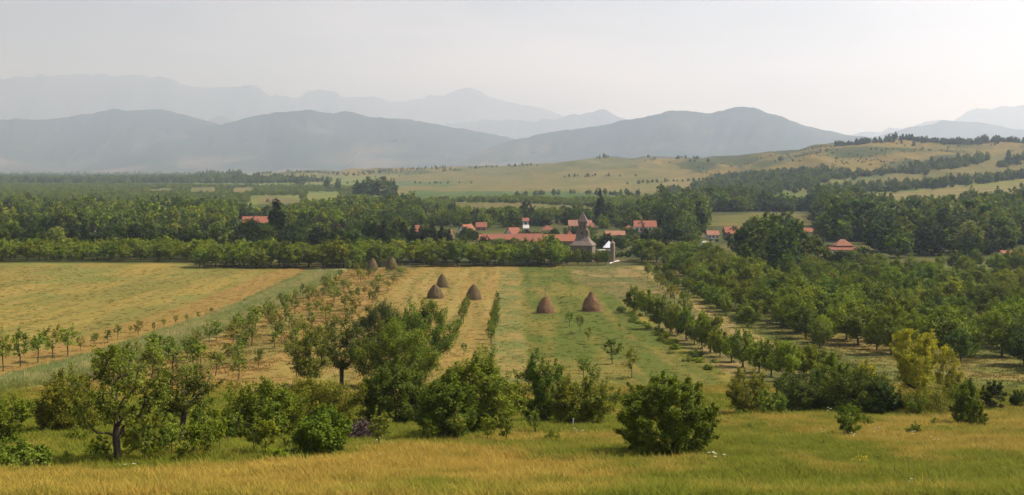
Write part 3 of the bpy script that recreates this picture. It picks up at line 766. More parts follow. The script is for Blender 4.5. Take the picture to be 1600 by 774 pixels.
for px, py, h, w, lab in ((890, 511, 26, 16, 'young tree nearest the tall haystack, leftmost of the loose line on the mown strip'), (906, 521, 30, 14, 'second young tree of the loose line, right below the tall haystack'), (919, 533, 24, 14, 'small pale young tree, third in the loose line on the mown strip'),
                          (957, 569, 42, 30, 'bushy young tree in the middle of the mown strip'), (987, 591, 48, 22, 'young tree with a round top, nearest on the mown strip'), (912, 592, 38, 24, 'dark young tree behind the olive bush'),
                          (928, 602, 34, 24, 'pale young tree right behind the olive bush'), (945, 546, 10, 6, 'tiny shoot on the mown strip'), (968, 514, 10, 7, 'tiny shrub beside the right tree row on the mown strip')):
    p = at(px, py); s = scale_at(p)
    young(p[0], p[1], h * s, w * s, lab, None, int(px))

# ------------------------------------------------------------------ the mature orchard on the right
ORCH = proto_set('orchard_tree', [L_MID, L_BRIGHT, L_BRIGHT, L_PALE, L_BRIGHT, L_MID, L_BRIGHT, L_BRIGHT], 8, 1000, H=5.5, W=5.0, shape='round', base=0.20, nclump=95, nleaf=60, leaf=0.22, clump=0.11, trunk_r=0.13, lump=1.4, gap=.12)
def orch(x, y, h, w, label, group, i):
    copy_plant(ORCH, i, (x, y, gz(x, y) - .05), w / 5.0, h / 5.5, g.uniform(0, 6.28), 'orchard_tree', label, 'tree', group)
row1 = [(990, 489, 40, 26), (1008, 494, 42, 26), (1030, 514, 56, 36), (1048, 520, 40, 28), (1058, 524, 44, 28), (1072, 532, 50, 32), (1085, 538, 40, 28), (1097, 545, 54, 36), (1110, 551, 58, 40), (1125, 558, 40, 32),
        (1143, 566, 44, 34), (1161, 574, 60, 40), (1186, 582, 46, 36), (1205, 588, 56, 40), (1228, 596, 64, 44), (1256, 591, 50, 42), (1275, 586, 42, 36)]
for i, (px, py, h, w) in enumerate(row1):
    p = at(px, py); s = scale_at(p)
    orch(p[0], p[1], h * s, w * s * 1.12, onum(len(row1) - 1 - i) + ' tree from the near end of the orchard row along the mown strip', 'orchard row along the mown strip', i)
k = 0
for li, (xr, y0, y1, stp, hm) in enumerate(((44.5, 205, 345, 7.0, 3.4), (49.5, 172, 350, 7.2, 5.2), (55.5, 160, 350, 7.2, 5.8), (62.5, 152, 345, 7.6, 5.8), (69.5, 158, 340, 7.8, 5.6), (77, 162, 335, 8.0, 5.4), (85, 172, 330, 8.6, 5.2),
                            (93, 186, 330, 9.0, 5.0), (102, 200, 335, 9.5, 5.0), (112, 215, 340, 10, 5.0), (122, 230, 345, 10.5, 5.0), (133, 250, 350, 11, 5.0), (145, 270, 352, 12, 5.0), (157, 290, 352, 12, 5), (69, 132, 150, 7, 5.2), (76, 140, 155, 7, 5.2))):
    y = y0; ti = 0
    while y < y1:
        y += stp * g.uniform(.8, 1.25)
        px = 800 + F * xr / y
        if px > 1720 or g.random() < 0.04: continue
        x = xr + g.normal(0, .8)
        h = (hm + .4) * g.uniform(.6, 1.25)
        orch(x, y, h, h * g.uniform(.75, 1.05), ('%s fruit tree up the %s dense orchard row right of the track' % (onum(ti), onum(li))) if li < 14 else '%s fruit tree of the short orchard row %s the yellow willow' % (onum(ti), ('behind', 'right behind')[li - 14]), 'trees of the dense right orchard', k); k += 1; ti += 1
print('right orchard', k)
# bright thicket in the middle of the right orchard
THK = proto_set('thicket_bush', [L_BRIGHT, L_MID, L_BRIGHT, L_DARK], 4, 1100, ptn='stems', H=3.0, W=4.2, shape='bush', base=0.0, stems=6, nclump=80, nleaf=50, leaf=0.22, clump=0.11, trunk_r=0.05)
for i in range(46):
    px = g.uniform(1330, 1610); py = g.uniform(452, 500); p = at(px, py)
    s = g.uniform(.6, 1.25)
    copy_plant(THK, i, (p[0], p[1], p[2] - .05), s, s * g.uniform(.8, 1.2), g.uniform(0, 6.28), 'thicket_bush', 'rounded bush of the bright thicket inside the right orchard', 'bush', 'thicket in the right orchard')
for i, y in enumerate(np.geomspace(232, 345, 13)):
    x = 35.5 + (y - 230) * 0.045 + g.normal(0, .6)
    young(x, y, g.uniform(3.2, 4.6), 2.4, onum(i) + ' pale slim tree up the line along the track by the rough pasture', 'slim trees along the track', i)
for i in range(40):   # weeds and small shrubs below the first row
    y = g.uniform(148, 250); x = 25.0 + g.normal(0, 1.0) + (190 - y) * 0.02
    s = g.uniform(.15, .34)
    copy_plant(WEED, i, (x, y, gz(x, y) - .03), s * 4.4, s * g.uniform(2.2, 3.6), g.uniform(0, 6.28), 'weed_clump', 'low weedy clump below the orchard row along the mown strip', 'shrub', 'weedy clumps under the orchard row')

# ------------------------------------------------------------------ orchard belt closing the hay meadow
k = 0
BELT = proto_set('belt_tree', [L_BRIGHT, L_PALE, L_BRIGHT, L_BRIGHT, L_PALE, L_MID], 6, 1200, H=7.0, W=5.6, shape='round', base=0.26, nclump=60, nleaf=44, leaf=0.36, clump=0.13, trunk_r=0.14, lump=1.2)
def belt(x, y, h, label, group, i, w=None):
    copy_plant(BELT, i, (x, y, gz(x, y) - .05), (w or h * .95) / 5.6, h / 7.0, g.uniform(0, 6.28), 'belt_tree', label, 'tree', group)
for x0, x1, ys, stp in ((-101, -42, (363, 369, 376, 384), 4.7), (-40, 20, (369, 375, 382, 389), 4.6), (-185, -104, (388, 395, 403, 411), 5.0), (42, 70, (378, 386, 394), 5.6)):
    for y in ys:
        x = x0 + g.uniform(0, 3)
        while x < x1:
            if not (-39.5 < x < -30 and y < 372) and not (18 < x < 36):
                belt(x, y + g.normal(0, .8), g.uniform(5.6, 7.8) * (0.9 if x < -104 else 1), 'light green tree of the orchard belt ' + ('behind the wide left meadow' if x0 < -150 else 'behind the tall grass strip and young orchard' if x0 < -90 else 'between the hay meadow and the long red roof' if x0 < 0 else 'right of the church'), 'orchard belt at the far end of the meadow', k); k += 1
            x += stp * g.uniform(.8, 1.25)
print('belt', k)
belt(-56, 361, 8.8, 'taller bright tree standing out at the front of the orchard belt', None, 0, 9.0)
walnut = belt(12.8, 378, 9.5, 'dark broad walnut tree in front of the long roof, left of the church', None, 1, 9.5)

for px, h in ((878, 26), (903, 25), (917, 22), (934, 24), (946, 23), (887, 20)):
    p = at(px, 414.5); s = scale_at(p)
    belt(p[0], p[1], h * s, 'small tree standing in front of the church walls', 'trees before the church', px, 17 * s)
# ------------------------------------------------------------------ dark trees behind the belt and round the village
DRK = [plant_single('broadleaf', m, seed=1300 + i, H=13, W=10, shape='round', base=0.10, nclump=75, nleaf=40, leaf=0.75, clump=0.12, trunk_r=0.25, lump=1.3, inner=.6)
       for i, m in enumerate([L_DARK, L_DARK, L_MID, L_SILVER, L_DARK, L_MID, L_POPLAR, L_POPLAR])]
POP = [plant_single('poplar', m, seed=1340 + i, H=18, W=4.6, shape='column', base=0.03, nclump=100, nleaf=60, leaf=0.55, clump=0.17, trunk_r=0.25, lump=.8, inner=.5) for i, m in enumerate([L_POPLAR, L_POPLAR])]
CON = [plant_single('spruce', L_BLUE, seed=1350, H=14, W=6, shape='cone', base=0.05, nclump=110, nleaf=40, leaf=0.5, clump=0.10, trunk_r=0.2, lump=.6, inner=.5, flat=.45)]
def single(me, name, x, y, h0, h, w0, w, label, cat, group=None, z=None):
    o = link(name, me); o.location = (x, y, (gz(x, y) if z is None else z) - .1)
    o.scale = (w / w0, w / w0, h / h0); o.rotation_euler = (0, 0, g.uniform(0, 6.28))
    return tag(o, label, cat, group)
k = 0
def dark(x, y, h, w, label, group, m=None, name='broadleaf_tree'):
    global k; k += 1
    return single(DRK[(k if m is None else m) % len(DRK)], name, x, y, 13, h, 10, w, label, 'tree', group)
for y in (432, 446, 462, 480):
    x = -225.0
    while x < -40:
        x += g.uniform(6, 10.5)
        px = 800 + F * x / y
        if px < -40: continue
        h = g.uniform(6.5, 11) * (1.0 if 250 < px < 430 else 0.88)
        dark(x, y + g.normal(0, 3), h, h * g.uniform(.7, .95), 'dark broadleaf tree of the tall belt ' + ('left of the isolated red roof' if px < 375 else 'below the isolated red roof' if px < 425 else 'between the lone poplar and the poplar row'), 'dark trees left of the village', m=[6, 1, 7, 0, 3, 6, 4][k % 7])
print('dark belt', k)
for px, py, h, w, lab in ((432, 386, 75, 22, 'tall dark poplar standing alone right of the isolated red roof'), (938, 352, 57, 13, 'tall slim poplar rising behind the church tower'),
                          (573, 389, 46, 15, 'leftmost poplar of the dark poplar row at the village edge'), (585, 389, 42, 14, 'second poplar of the dark poplar row'), (600, 391, 46, 18, 'third, broad poplar of the dark poplar row'),
                          (616, 391, 44, 15, 'fourth poplar of the dark poplar row'), (631, 391, 46, 16, 'fifth poplar of the dark poplar row'), (645, 391, 42, 15, 'sixth poplar of the dark poplar row'),
                          (676, 391, 44, 17, 'poplar right of the roofs hidden in the poplar row'), (690, 391, 40, 15, 'last poplar at the right end of the row'), (664, 391, 34, 12, 'short poplar in front of the hidden roofs'), (702, 391, 34, 10, 'thin pale poplar near the long red roof'),
                          (1362, 335, 24, 14, 'dark upright tree at the edge of the stubble field')):
    p = at(px, py); s = scale_at(p)
    single(POP[int(px) % 2], 'poplar_tree', p[0], p[1], 18, h * s, 4.6, w * s * 1.15, lab, 'tree', None)
p = at(1009, 402); s = scale_at(p)
single(CON[0], 'spruce_tree', p[0], p[1], 14, 50 * s, 6, 26 * s, 'dark spruce in front of the house with the red chimney', 'tree')
k = 0
KEEP = []   # sightlines kept open in front of the roofs: (px0, px1, lowest free row)
VIEWS = [(640, 712, 356), (716, 746, 360), (742, 812, 362), (815, 870, 356), (745, 905, 380), (884, 932, 354), (940, 1030, 360), (1098, 1126, 366), (1130, 1162, 362), (1250, 1276, 362), (1292, 1356, 380), (1568, 1640, 396), (372, 424, 345), (892, 966, 400)]
OPEN = [(1100, 1282, 331, 372), (390, 470, 306, 330), (480, 530, 300, 318)]
def blocked(x, y, h):
    px = 800 + F * x / y; top = HOR + F * (EYE - gz(x, y) - h) / y; hw = F * h * 0.38 / y; foot = HOR + F * (EYE - gz(x, y)) / y
    if any(a < px < b and c < foot < d for a, b, c, d in OPEN): return True
    return any(px + hw > a and px - hw < b and top < r + 6 and foot > r - 2 for a, b, r in VIEWS)
tries = 0
while k < 185 and tries < 6000:
    tries += 1
    y = g.uniform(400, 800) if g.random() < .7 else g.uniform(395, 560); px = g.uniform(545, 1690); x = (px - 800) / F * y
    if y < 425 and 880 < px < 1010: continue
    h = g.uniform(5, 11) + (2.5 if px > 1050 else 0)
    if blocked(x, y, h): continue
    dark(x, y, h, h * g.uniform(.75, 1.05), 'broadleaf tree ' + next(w for a_, w in ((700, 'near the poplar row at the village edge'), (870, 'behind the long red roofed building'), (960, 'behind the church tower'), (1040, 'round the house with the red chimney'), (1135, 'near the white lane'), (1290, 'round the shady tall group right of the village'), (1440, 'round the two tiered red roof'), (9999, 'behind the far end of the right orchard')) if px < a_), 'village trees')
VFRONT = [(640, 712, 372, 500), (716, 746, 362, 540), (742, 812, 376, 450), (799, 850, 379, 440), (850, 885, 378, 440), (812, 870, 361, 540), (884, 932, 354.5, 580), (965, 1034, 361, 530), (940, 985, 369, 490), (1098, 1130, 371, 505), (1128, 1165, 367, 525), (1245, 1280, 367, 525), (1360, 1570, 397, 425), (1292, 1356, 391.5, 398), (1560, 1640, 400, 381), (370, 420, 351, 620), (1000, 1110, 385, 440), (960, 1010, 392, 420), (1160, 1300, 380, 480)]
VNAME = ['the hipped roof behind the poplars', 'the white gabled house', 'the left wing of the long building', 'the middle wing of the long building', 'the right wing of the long building', 'the white walled house', 'the columned house', 'the house with the red chimney', 'the long low brown roof', 'the low house by the white lane', 'the bright red roof by the lane', 'the plain red roof over the shady trees', 'the wood behind the right orchard', 'the two tiered red roof', 'the roof at the right edge', 'the isolated red roof', 'the white lane', 'the dark spruce', 'the shady tall group']
for (a, b, rw, Y), vn_ in zip(VFRONT, VNAME):
    n = int((b - a) / 4.6)
    for q in range(n):
        px = a + (b - a) * (q + g.random()) / n; y = Y - g.uniform(2, 40) * (1 if Y > 460 else .4)
        x = (px - 800) / F * y
        top = rw + (g.uniform(-1, 5) if g.random() < .8 else g.uniform(-8, -1))
        h = EYE - (top - HOR) / F * y - gz(x, y)
        if h < 1.2: continue
        h = min(h, 10)
        k += 1
        dark(x, y, h, h * g.uniform(.8, 1.25) + .6, 'leafy garden tree just in front of ' + vn_, 'garden trees in front of the village roofs', None, 'garden_tree')
# the darkest tall group right of the village
for px, py, h, w in ((1165, 412, 62, 46), (1190, 424, 66, 60), (1222, 428, 72, 60), (1250, 424, 60, 50), (1205, 412, 76, 60), (1240, 408, 64, 50), (1272, 420, 46, 46), (1178, 432, 50, 44)):
    p = at(px, py); s = scale_at(p)
    dark(p[0], p[1], h * s, w * s, 'tall dark tree of the shady group right of the village', 'shady tall trees right of the village', m=[0, 1, 4][px % 3])
p = at(1395, 392); s = scale_at(p)
for px, py, h, w, m, lab in ((1412, 394, 52, 46, 2, 'big olive crowned tree right of the two tiered roof'), (1372, 394, 48, 40, 0, 'very dark round tree just right of the two tiered roof'), (1445, 393, 34, 34, 2, 'round bright tree behind the right orchard'),
                       (1490, 394, 36, 50, 2, 'wide pale tree behind the right orchard'), (1536, 396, 44, 44, 3, 'silvery tree left of the roof at the right edge')):
    p = at(px, py); s = scale_at(p)
    dark(p[0], p[1], h * s, w * s, lab, None, m)
for px, py, h, w, m, lab in ((575, 310, 30, 34, 0, 'broad dark tree in the field grove beyond the village'), (598, 310, 32, 30, 2, 'olive tree in the middle of the field grove'), (558, 308, 24, 16, 0, 'small dark tree at the left of the field grove'),
                             (613, 309, 27, 15, 0, 'separate tree right of the field grove'), (511, 297, 19, 10, 0, 'lone round tree in the fields left of the grove'), (528, 299, 19, 9, 0, 'second lone tree in the fields left of the grove'), (470, 290, 14, 16, 0, 'small round tree at the foot of the low hill')):
    p = at(px, py); s = scale_at(p)
    dark(p[0], p[1], h * s, w * s * 1.05, lab, None, m)
p = at(780, 388); s = scale_at(p)
dark(p[0], p[1], 16 * s, 30 * s, 'silvery willow in front of the long red roof', None, 3)
# ------------------------------------------------------------------ haystacks
HAY_D = plain_mat('dark_hay', (0.075, 0.054, 0.024), (0.23, 0.168, 0.078), 3, 0.95, (1, 1, 2.5), 0.8)
HAY_R = plain_mat('reddish_hay', (0.12, 0.066, 0.03), (0.34, 0.20, 0.095), 3, 0.95, (1, 1, 2.5), 0.8)
POLE = plain_mat('weathered_pole', (0.12, 0.09, 0.06), (0.25, 0.2, 0.15), 8)
def haystack(px, py, hpx, wpx, mat, label, group, pole=0.5, peak=1.0, seed=0):
    p = at(px, py); s = scale_at(p); H = hpx * s; Rr = wpx * s / 2
    r = R(400 + seed)
    e = empty('haystack', p); tag(e, label, 'haystack', group)
    n, m = 40, 30
    t = np.linspace(0, 1, m)
    prof = np.interp(t, [0, .06, .2, .4, .6, .75, .87, .95, 1], [0.95, 1.0, 1.0, 0.90, 0.72, 0.53 * (2 - peak), 0.33 * (2 - peak), 0.17, 0.0])
    a = np.arange(n) / n * 2 * np.pi
    A, T = np.meshgrid(a, t, indexing='ij')
    nz = 1 + (fbm(np.cos(A) * 2 + 9 + seed, np.sin(A) * 2 + T * 5, 4) - .5) * 0.42 + (r.random(A.shape) - .5) * 0.08
    rad = Rr * prof[None, :] * nz
    V = np.stack([np.cos(A) * rad, np.sin(A) * rad, T * H * (1 + 0 * A) - 0.05], 2).reshape(-1, 3)
    I = (np.arange(n)[:, None] * m + np.arange(m - 1)[None, :]); J = ((np.arange(n) + 1) % n)[:, None] * m + np.arange(m - 1)[None, :]
    q = np.stack([I, J, J + 1, I + 1], 2).reshape(-1, 4)
    link('hay_body', make_mesh('hay_body', V, q, None, [mat], smooth=False), e)
    ns = 2600
    ta = r.random(ns) ** 1.25 * 0.97; aa = r.random(ns) * 6.283
    rr = Rr * np.interp(ta, t, prof) * 1.04
    P = np.stack([np.cos(aa) * rr, np.sin(aa) * rr, ta * H], 1)
    out = np.stack([np.cos(aa), np.sin(aa), np.zeros(ns)], 1)
    tanv = np.stack([-np.sin(aa), np.cos(aa), np.zeros(ns)], 1)
    d = -np.array([0, 0, 1.0])[None] * 0.8 + out * r.uniform(.05, .5, ns)[:, None] + tanv * r.normal(0, .5, ns)[:, None]
    d /= np.linalg.norm(d, axis=1)[:, None]
    L = r.uniform(.18, .5, ns)[:, None]; w = 0.04
    a0 = P + out * .04; b0 = a0 + d * L
    sv = np.cross(d, out); sv /= np.linalg.norm(sv, axis=1)[:, None]
    SV = np.stack([a0 - sv * w, a0 + sv * w, b0 + sv * w * .4, b0 - sv * w * .4], 1).reshape(-1, 3)
    o = link('straw', make_mesh('straw', SV, np.arange(ns * 4).reshape(-1, 4), None, [mat]), e); o['kind'] = 'stuff'
    nl_ = 500; la = r.random(nl_) * 6.283; ld = Rr * (1.0 + np.abs(r.normal(0, .22, nl_)))
    lp = np.stack([np.cos(la) * ld, np.sin(la) * ld, np.full(nl_, .05) + r.random(nl_) * .1], 1); da = r.random(nl_) * 6.283
    ld2 = np.stack([np.cos(da), np.sin(da), np.zeros(nl_)], 1) * .28; sd2 = np.stack([-np.sin(da), np.cos(da), np.zeros(nl_)], 1) * .04
    LV = np.stack([lp - sd2, lp + sd2, lp + ld2 + sd2, lp + ld2 - sd2], 1).reshape(-1, 3)
    o = link('loose_hay', make_mesh('loose_hay', LV, np.arange(nl_ * 4).reshape(-1, 4), None, [mat]), e); o['kind'] = 'stuff'
    if pole:
        pv, pq = tubes([np.array([0, 0, H * .8]), np.array([.02, .03, H + pole * .5]), np.array([.06, .03, H + pole])], [-1, 0, 1], [0.05, 0.045, 0.035])
        link('pole', make_mesh('pole', pv, pq, None, [POLE]), e)
haystack(680, 466, 22, 23, HAY_D, 'dark haystack in front left of another on the hay meadow', 'haystacks on the meadow', 0.4, seed=1)
haystack(691, 449, 21, 17, HAY_D, 'dark haystack farthest away in the group of three', 'haystacks on the meadow', 0.3, seed=2)
haystack(740, 468, 24, 22, HAY_D, 'dark haystack right of the touching pair, with a short pole at its tip', 'haystacks on the meadow', 0.9, 1.1, seed=3)
haystack(852, 489, 26, 25, HAY_R, 'broad reddish haystack with a long bare pole, on the mown strip', 'haystacks on the meadow', 2.4, 0.95, seed=4)
haystack(924, 486, 31, 27, HAY_R, 'tallest reddish haystack with a slim pointed top, on the mown strip', 'haystacks on the meadow', 0.2, 1.25, seed=5)
haystack(582, 422, 19, 16, HAY_D, 'old dark haystack half hidden by the orchard belt', 'haystacks at the orchard belt', 0, seed=6)
haystack(612, 422, 21, 17, HAY_D, 'dark haystack with an orange cap in front of the orchard belt', 'haystacks at the orchard belt', 0.2, seed=7)
haystack(419, 316, 6, 7, HAY_D, 'far dark haystack left of its twin in the distant clearing', 'haystacks in the distant clearing', 0, seed=8)
haystack(428, 316, 5.5, 7, HAY_D, 'far dark haystack right of its twin in the distant clearing', 'haystacks in the distant clearing', 0, seed=9)

# ------------------------------------------------------------------ buildings
def roof_mat(name, a, b):
    m, nt, p, out = node_mat(name)
    tc = N(nt, 'ShaderNodeTexCoord').outputs['Object']
    n1 = N(nt, 'ShaderNodeTexNoise', i_Scale=1.3, i_Detail=8.0, i_Roughness=0.7); nt.links.new(tc, n1.inputs['Vector'])
    n2 = N(nt, 'ShaderNodeTexNoise', i_Scale=5.0, i_Detail=3.0); nt.links.new(tc, n2.inputs['Vector'])
    wv = N(nt, 'ShaderNodeTexWave', i_Scale=1.2, i_Distortion=0.3); wv.bands_direction = 'X'; nt.links.new(tc, wv.inputs['Vector'])
    c = ramp(nt, n1.outputs[0], [(0.3, a), (0.7, b)])
    c = mixcol(nt, 0.5, c, ramp(nt, n2.outputs[0], [(0.35, tuple(x * .7 for x in a)), (0.65, tuple(min(1, x * 1.2) for x in b))]))
    nt.links.new(c, p.inputs['Base Color']); p.inputs['Roughness'].default_value = .95; p.inputs['Specular IOR Level'].default_value = .05
    bm = N(nt, 'ShaderNodeBump', i_Strength=.6, i_Distance=.08); nt.links.new(wv.outputs[1], bm.inputs['Height']); nt.links.new(bm.outputs[0], p.inputs['Normal'])
    return m
TILE = roof_mat('red_roof_tiles', (0.165, 0.064, 0.042), (0.25, 0.105, 0.068))
TILE_O = roof_mat('orange_roof_tiles', (0.195, 0.074, 0.043), (0.285, 0.12, 0.072))
TILE_B = roof_mat('brown_old_tiles', (0.19, 0.095, 0.06), (0.32, 0.16, 0.10))
SHEET = roof_mat('grey_sheet_roof', (0.32, 0.31, 0.28), (0.45, 0.43, 0.40))
WHITE = plain_mat('white_plaster', (0.58, 0.55, 0.50), (0.74, 0.71, 0.66), 1.5, 0.9, bump=.1)
BLUEW = plain_mat('pale_blue_plaster', (0.38, 0.42, 0.45), (0.5, 0.53, 0.55), 1.5, 0.9, bump=.1)
BROWNW = plain_mat('brown_brick_wall', (0.20, 0.10, 0.07), (0.30, 0.17, 0.12), 3, 0.9)
STONE = plain_mat('old_stone', (0.10, 0.075, 0.055), (0.26, 0.20, 0.145), 2.2, 0.95, bump=.8)
STONEROOF = plain_mat('stone_slab_roof', (0.085, 0.066, 0.052), (0.20, 0.158, 0.12), 1.6, 0.95, (1, 1, 2), .7)
DARKGLASS = plain_mat('window_glass', (0.02, 0.022, 0.025), (0.04, 0.045, 0.05), 2, 0.15, bump=0)
WOODD = plain_mat('brown_wood', (0.08, 0.045, 0.025), (0.16, 0.09, 0.05), 4, .8)
ZINC = plain_mat('zinc_sheet', (0.55, 0.56, 0.58), (0.72, 0.72, 0.73), 1.0, 0.5, bump=.05)

def box(x0, x1, y0, y1, z0, z1):
    v = [(x0, y0, z0), (x1, y0, z0), (x1, y1, z0), (x0, y1, z0), (x0, y0, z1), (x1, y0, z1), (x1, y1, z1), (x0, y1, z1)]
    q = [(3, 2, 1, 0), (4, 5, 6, 7), (0, 1, 5, 4), (1, 2, 6, 5), (2, 3, 7, 6), (3, 0, 4, 7)]
    return v, q
def joinm(name, lst, mat, parent, smooth=False):
    V = []; Q = []
    for v, q in lst:
        o = len(V); V += list(v); Q += [tuple(i + o for i in f) for f in q]
    qs = [f for f in Q if len(f) == 4]; ts = [f for f in Q if len(f) == 3]
    return link(name, make_mesh(name, V, qs or None, ts or None, [mat], smooth=smooth), parent)

def house(px0, px1, eave, top, Y, depth, label, cat='house', rot=0, kind='gable', roof=TILE, wall=WHITE, chim=None, wins=0, over=0.35, group=None, name='house', gable_end=False, door=False):
    """px0..px1, eave and ridge rows give real width and heights at depth Y; walls go down to the ground"""
    s = Y / F; W = (px1 - px0) * s; cx = ((px0 + px1) / 2 - 800) * s
    ze = EYE - (eave - HOR) * s; zr = EYE - (top - HOR) * s
    yc = Y + depth / 2
    z0 = gz(cx, Y)
    hE = max(ze - z0, 1.6); hR = hE + max(zr - ze, .8)
    e = empty(name, (cx, yc, z0)); e.rotation_euler = (0, 0, rot); tag(e, label, cat, group)
    x = W / 2 - over; y = depth / 2 - over * .5
    x2, y2 = W / 2, depth / 2
    wl = [box(-x, x, -y, y, -.6, hE)]
    if kind == 'gable':
        if gable_end:   # ridge runs away from the viewer
            wl.append(([(-x, -y, hE), (x, -y, hE), (0, -y, hR - .1), (-x, y, hE), (x, y, hE), (0, y, hR - .1)], [(0, 1, 2), (4, 3, 5)]))
            rv = [(-x2, -y2, hE - .1), (0, -y2, hR), (x2, -y2, hE - .1), (-x2, y2, hE - .1), (0, y2, hR), (x2, y2, hE - .1)]
        else:
            wl.append(([(-x, -y, hE), (-x, y, hE), (-x, 0, hR - .1), (x, -y, hE), (x, y, hE), (x, 0, hR - .1)], [(1, 0, 2), (3, 4, 5)]))
            rv = [(-x2, -y2, hE - .1), (-x2, 0, hR), (-x2, y2, hE - .1), (x2, -y2, hE - .1), (x2, 0, hR), (x2, y2, hE - .1)]
        th_ = .18
        up = [(a, b, c + th_) for a, b, c in rv]
        q = [(0, 1, 4, 3), (1, 2, 5, 4), (9, 10, 7, 6), (10, 11, 8, 7), (0, 3, 9, 6), (2, 8, 11, 5), (0, 6, 7, 1), (1, 7, 8, 2), (3, 4, 10, 9), (4, 5, 11, 10)]
        ro = joinm('roof', [(rv + up, q)], roof, e)
    else:
        i = min(x2, y2) * (.98 if kind == 'hip' else 1)
        if W > depth: a, b = (-(x2 - i), 0, hR), (x2 - i, 0, hR)
        else: a, b = (0, -(y2 - i), hR), (0, y2 - i, hR)
        c = [(-x2, -y2, hE - .12), (x2, -y2, hE - .12), (x2, y2, hE - .12), (-x2, y2, hE - .12)]
        d = [(u, v, w + .18) for u, v, w in c]
        V = c + d + [a, b]
        if W > depth: q = [(4, 5, 9, 8), (5, 6, 9), (6, 7, 8, 9), (7, 4, 8)]
        else: q = [(4, 5, 8), (5, 6, 9, 8), (6, 7, 9), (7, 4, 8, 9)]
        q += [(3, 2, 1, 0), (0, 1, 5, 4), (1, 2, 6, 5), (2, 3, 7, 6), (3, 0, 4, 7)]
        ro = joinm('roof', [(V, q)], roof, e)
    joinm('wall', wl, wall, e)
    if chim:
        for cxp, hc in chim:
            xx = (cxp - (px0 + px1) / 2) * s
            joinm('chimney', [box(xx - .35, xx + .35, -y * .45, -y * .45 + .7, hE, hR + hc), box(xx - .45, xx + .45, -y * .45 - .1, -y * .45 + .8, hR + hc, hR + hc + .2)], BROWNW if wall is not BROWNW else TILE_B, ro)
    for k in range(wins):
        xx = -x + (k + .5) * 2 * x / wins
        hz0, hz1 = max(hE - 1.9, .5), hE - .55
        fr = joinm('window', [box(xx - .55, xx + .55, -y - .05, -y + .05, hz0 - .08, hz1 + .08)], WOODD, e)
        joinm('pane', [box(xx - .45, xx - .03, -y - .065, -y + .02, hz0, hz1), box(xx + .03, xx + .45, -y - .065, -y + .02, hz0, hz1)], DARKGLASS, fr)
    if door:
        joinm('door', [box(-x * .5 - .5, -x * .5 + .5, -y - .06, -y + .04, 0, 2.1)], WOODD, e)
    return e

house(376, 416, 351, 340.5, 640, 9, 'isolated red roof standing above the dark trees at left', roof=TILE_O, rot=.22, chim=[(393, .5)], wins=3)
house(197, 208, 348, 344, 640, 7, 'short grey roofed shed at the left of the pair in the dark trees', 'shed', roof=SHEET, name='shed')
house(219, 257, 348, 344, 640, 7, 'long grey roofed shed in the dark trees at left', 'shed', roof=SHEET, name='shed')
house(135, 145, 359, 355, 560, 6, 'low reddish roof peeping out of the dark tree belt at left', roof=TILE, name='shed', cat='shed')
house(526, 534, 356, 351, 560, 7, 'small red roof left of the poplar row', roof=TILE_O)
house(544, 566, 358, 353, 580, 8, 'low pinkish roof between the trees left of the poplar row', roof=TILE)
house(588, 596, 364, 352, 540, 8, 'narrow red gable showing between the poplars', roof=TILE_O, gable_end=True)
house(648, 676, 366, 353, 520, 9, 'red hipped roof behind the poplar row', roof=TILE, kind='hip', wins=3, chim=[(667, .4)])
house(648, 656, 362, 353, 545, 7, 'small bright orange roof left of the hipped roof behind the poplars', roof=TILE_O)
house(700, 708, 372, 361, 500, 7, 'tall narrow orange roof at the right end of the poplar row', roof=TILE_O, gable_end=True)
house(655, 665, 384, 377, 450, 5, 'little white house glimpsed between the poplars', roof=TILE, wins=1)
house(721, 737, 361, 352.5, 560, 9, 'white gabled house with a red roof, left in the village', roof=TILE_O, rot=-.5, gable_end=True, wins=2)
house(743, 761, 361, 354, 590, 8, 'faded red roof between two dark trees in the village', roof=TILE, wins=2, wall=BROWNW)
house(793, 811, 367, 357, 520, 10, 'slanting orange roof just behind the long building', roof=TILE_O, rot=.35)
house(817, 827, 357, 352.5, 540, 6, 'tall white walled house with a pale roof behind the long building', roof=SHEET, wins=2)
house(816, 827, 346, 341.5, 620, 7, 'small red roofed house high in the village behind the white walls', roof=TILE, wall=BLUEW, wins=1)
house(845, 866, 360, 352.5, 560, 8, 'pale blue house under a faded red hipped roof', kind='hip', roof=TILE, wall=BLUEW, wins=3)
house(748, 800, 375, 367.5, 462, 9, 'left wing of the long red roofed building behind the orchard', 'building', name='long_building', wall=BROWNW, wins=6)
house(799.5, 849, 378.5, 367, 452, 11, 'middle and widest wing of the long red roofed building', 'building', name='long_building', wall=BROWNW, wins=6, roof=TILE)
house(849.5, 901, 377.5, 368, 458, 9, 'right wing of the long red roofed building next to the church', 'building', name='long_building', wall=BROWNW, wins=5, roof=TILE_O)
house(885, 896, 368, 360.5, 500, 7, 'small pointed red roof behind the right wing, left of the church tower', kind='hip', roof=TILE_O)
hb = house(888, 926, 353.5, 345, 600, 9, 'house with a white columned porch behind the church tower', roof=TILE_B, wall=BROWNW, wins=4)
for k in range(6):
    xx = (-19 + 3 + k * 6.2) * 600 / F
    joinm('porch_column', [box(xx - .13, xx + .13, -5.3, -5.04, 0, 4.0)], WHITE, hb)
house(922, 929, 357, 351, 590, 6, 'low red annex right of the columned house', roof=TILE, wall=BROWNW, cat='shed', name='shed')
house(950, 961, 336, 333, 700, 6, 'small bright red roof among the trees right of the slim poplar', roof=TILE_O)
house(876, 892, 343, 340, 680, 6, 'faint red roof among the trees left of the church tower', roof=TILE)
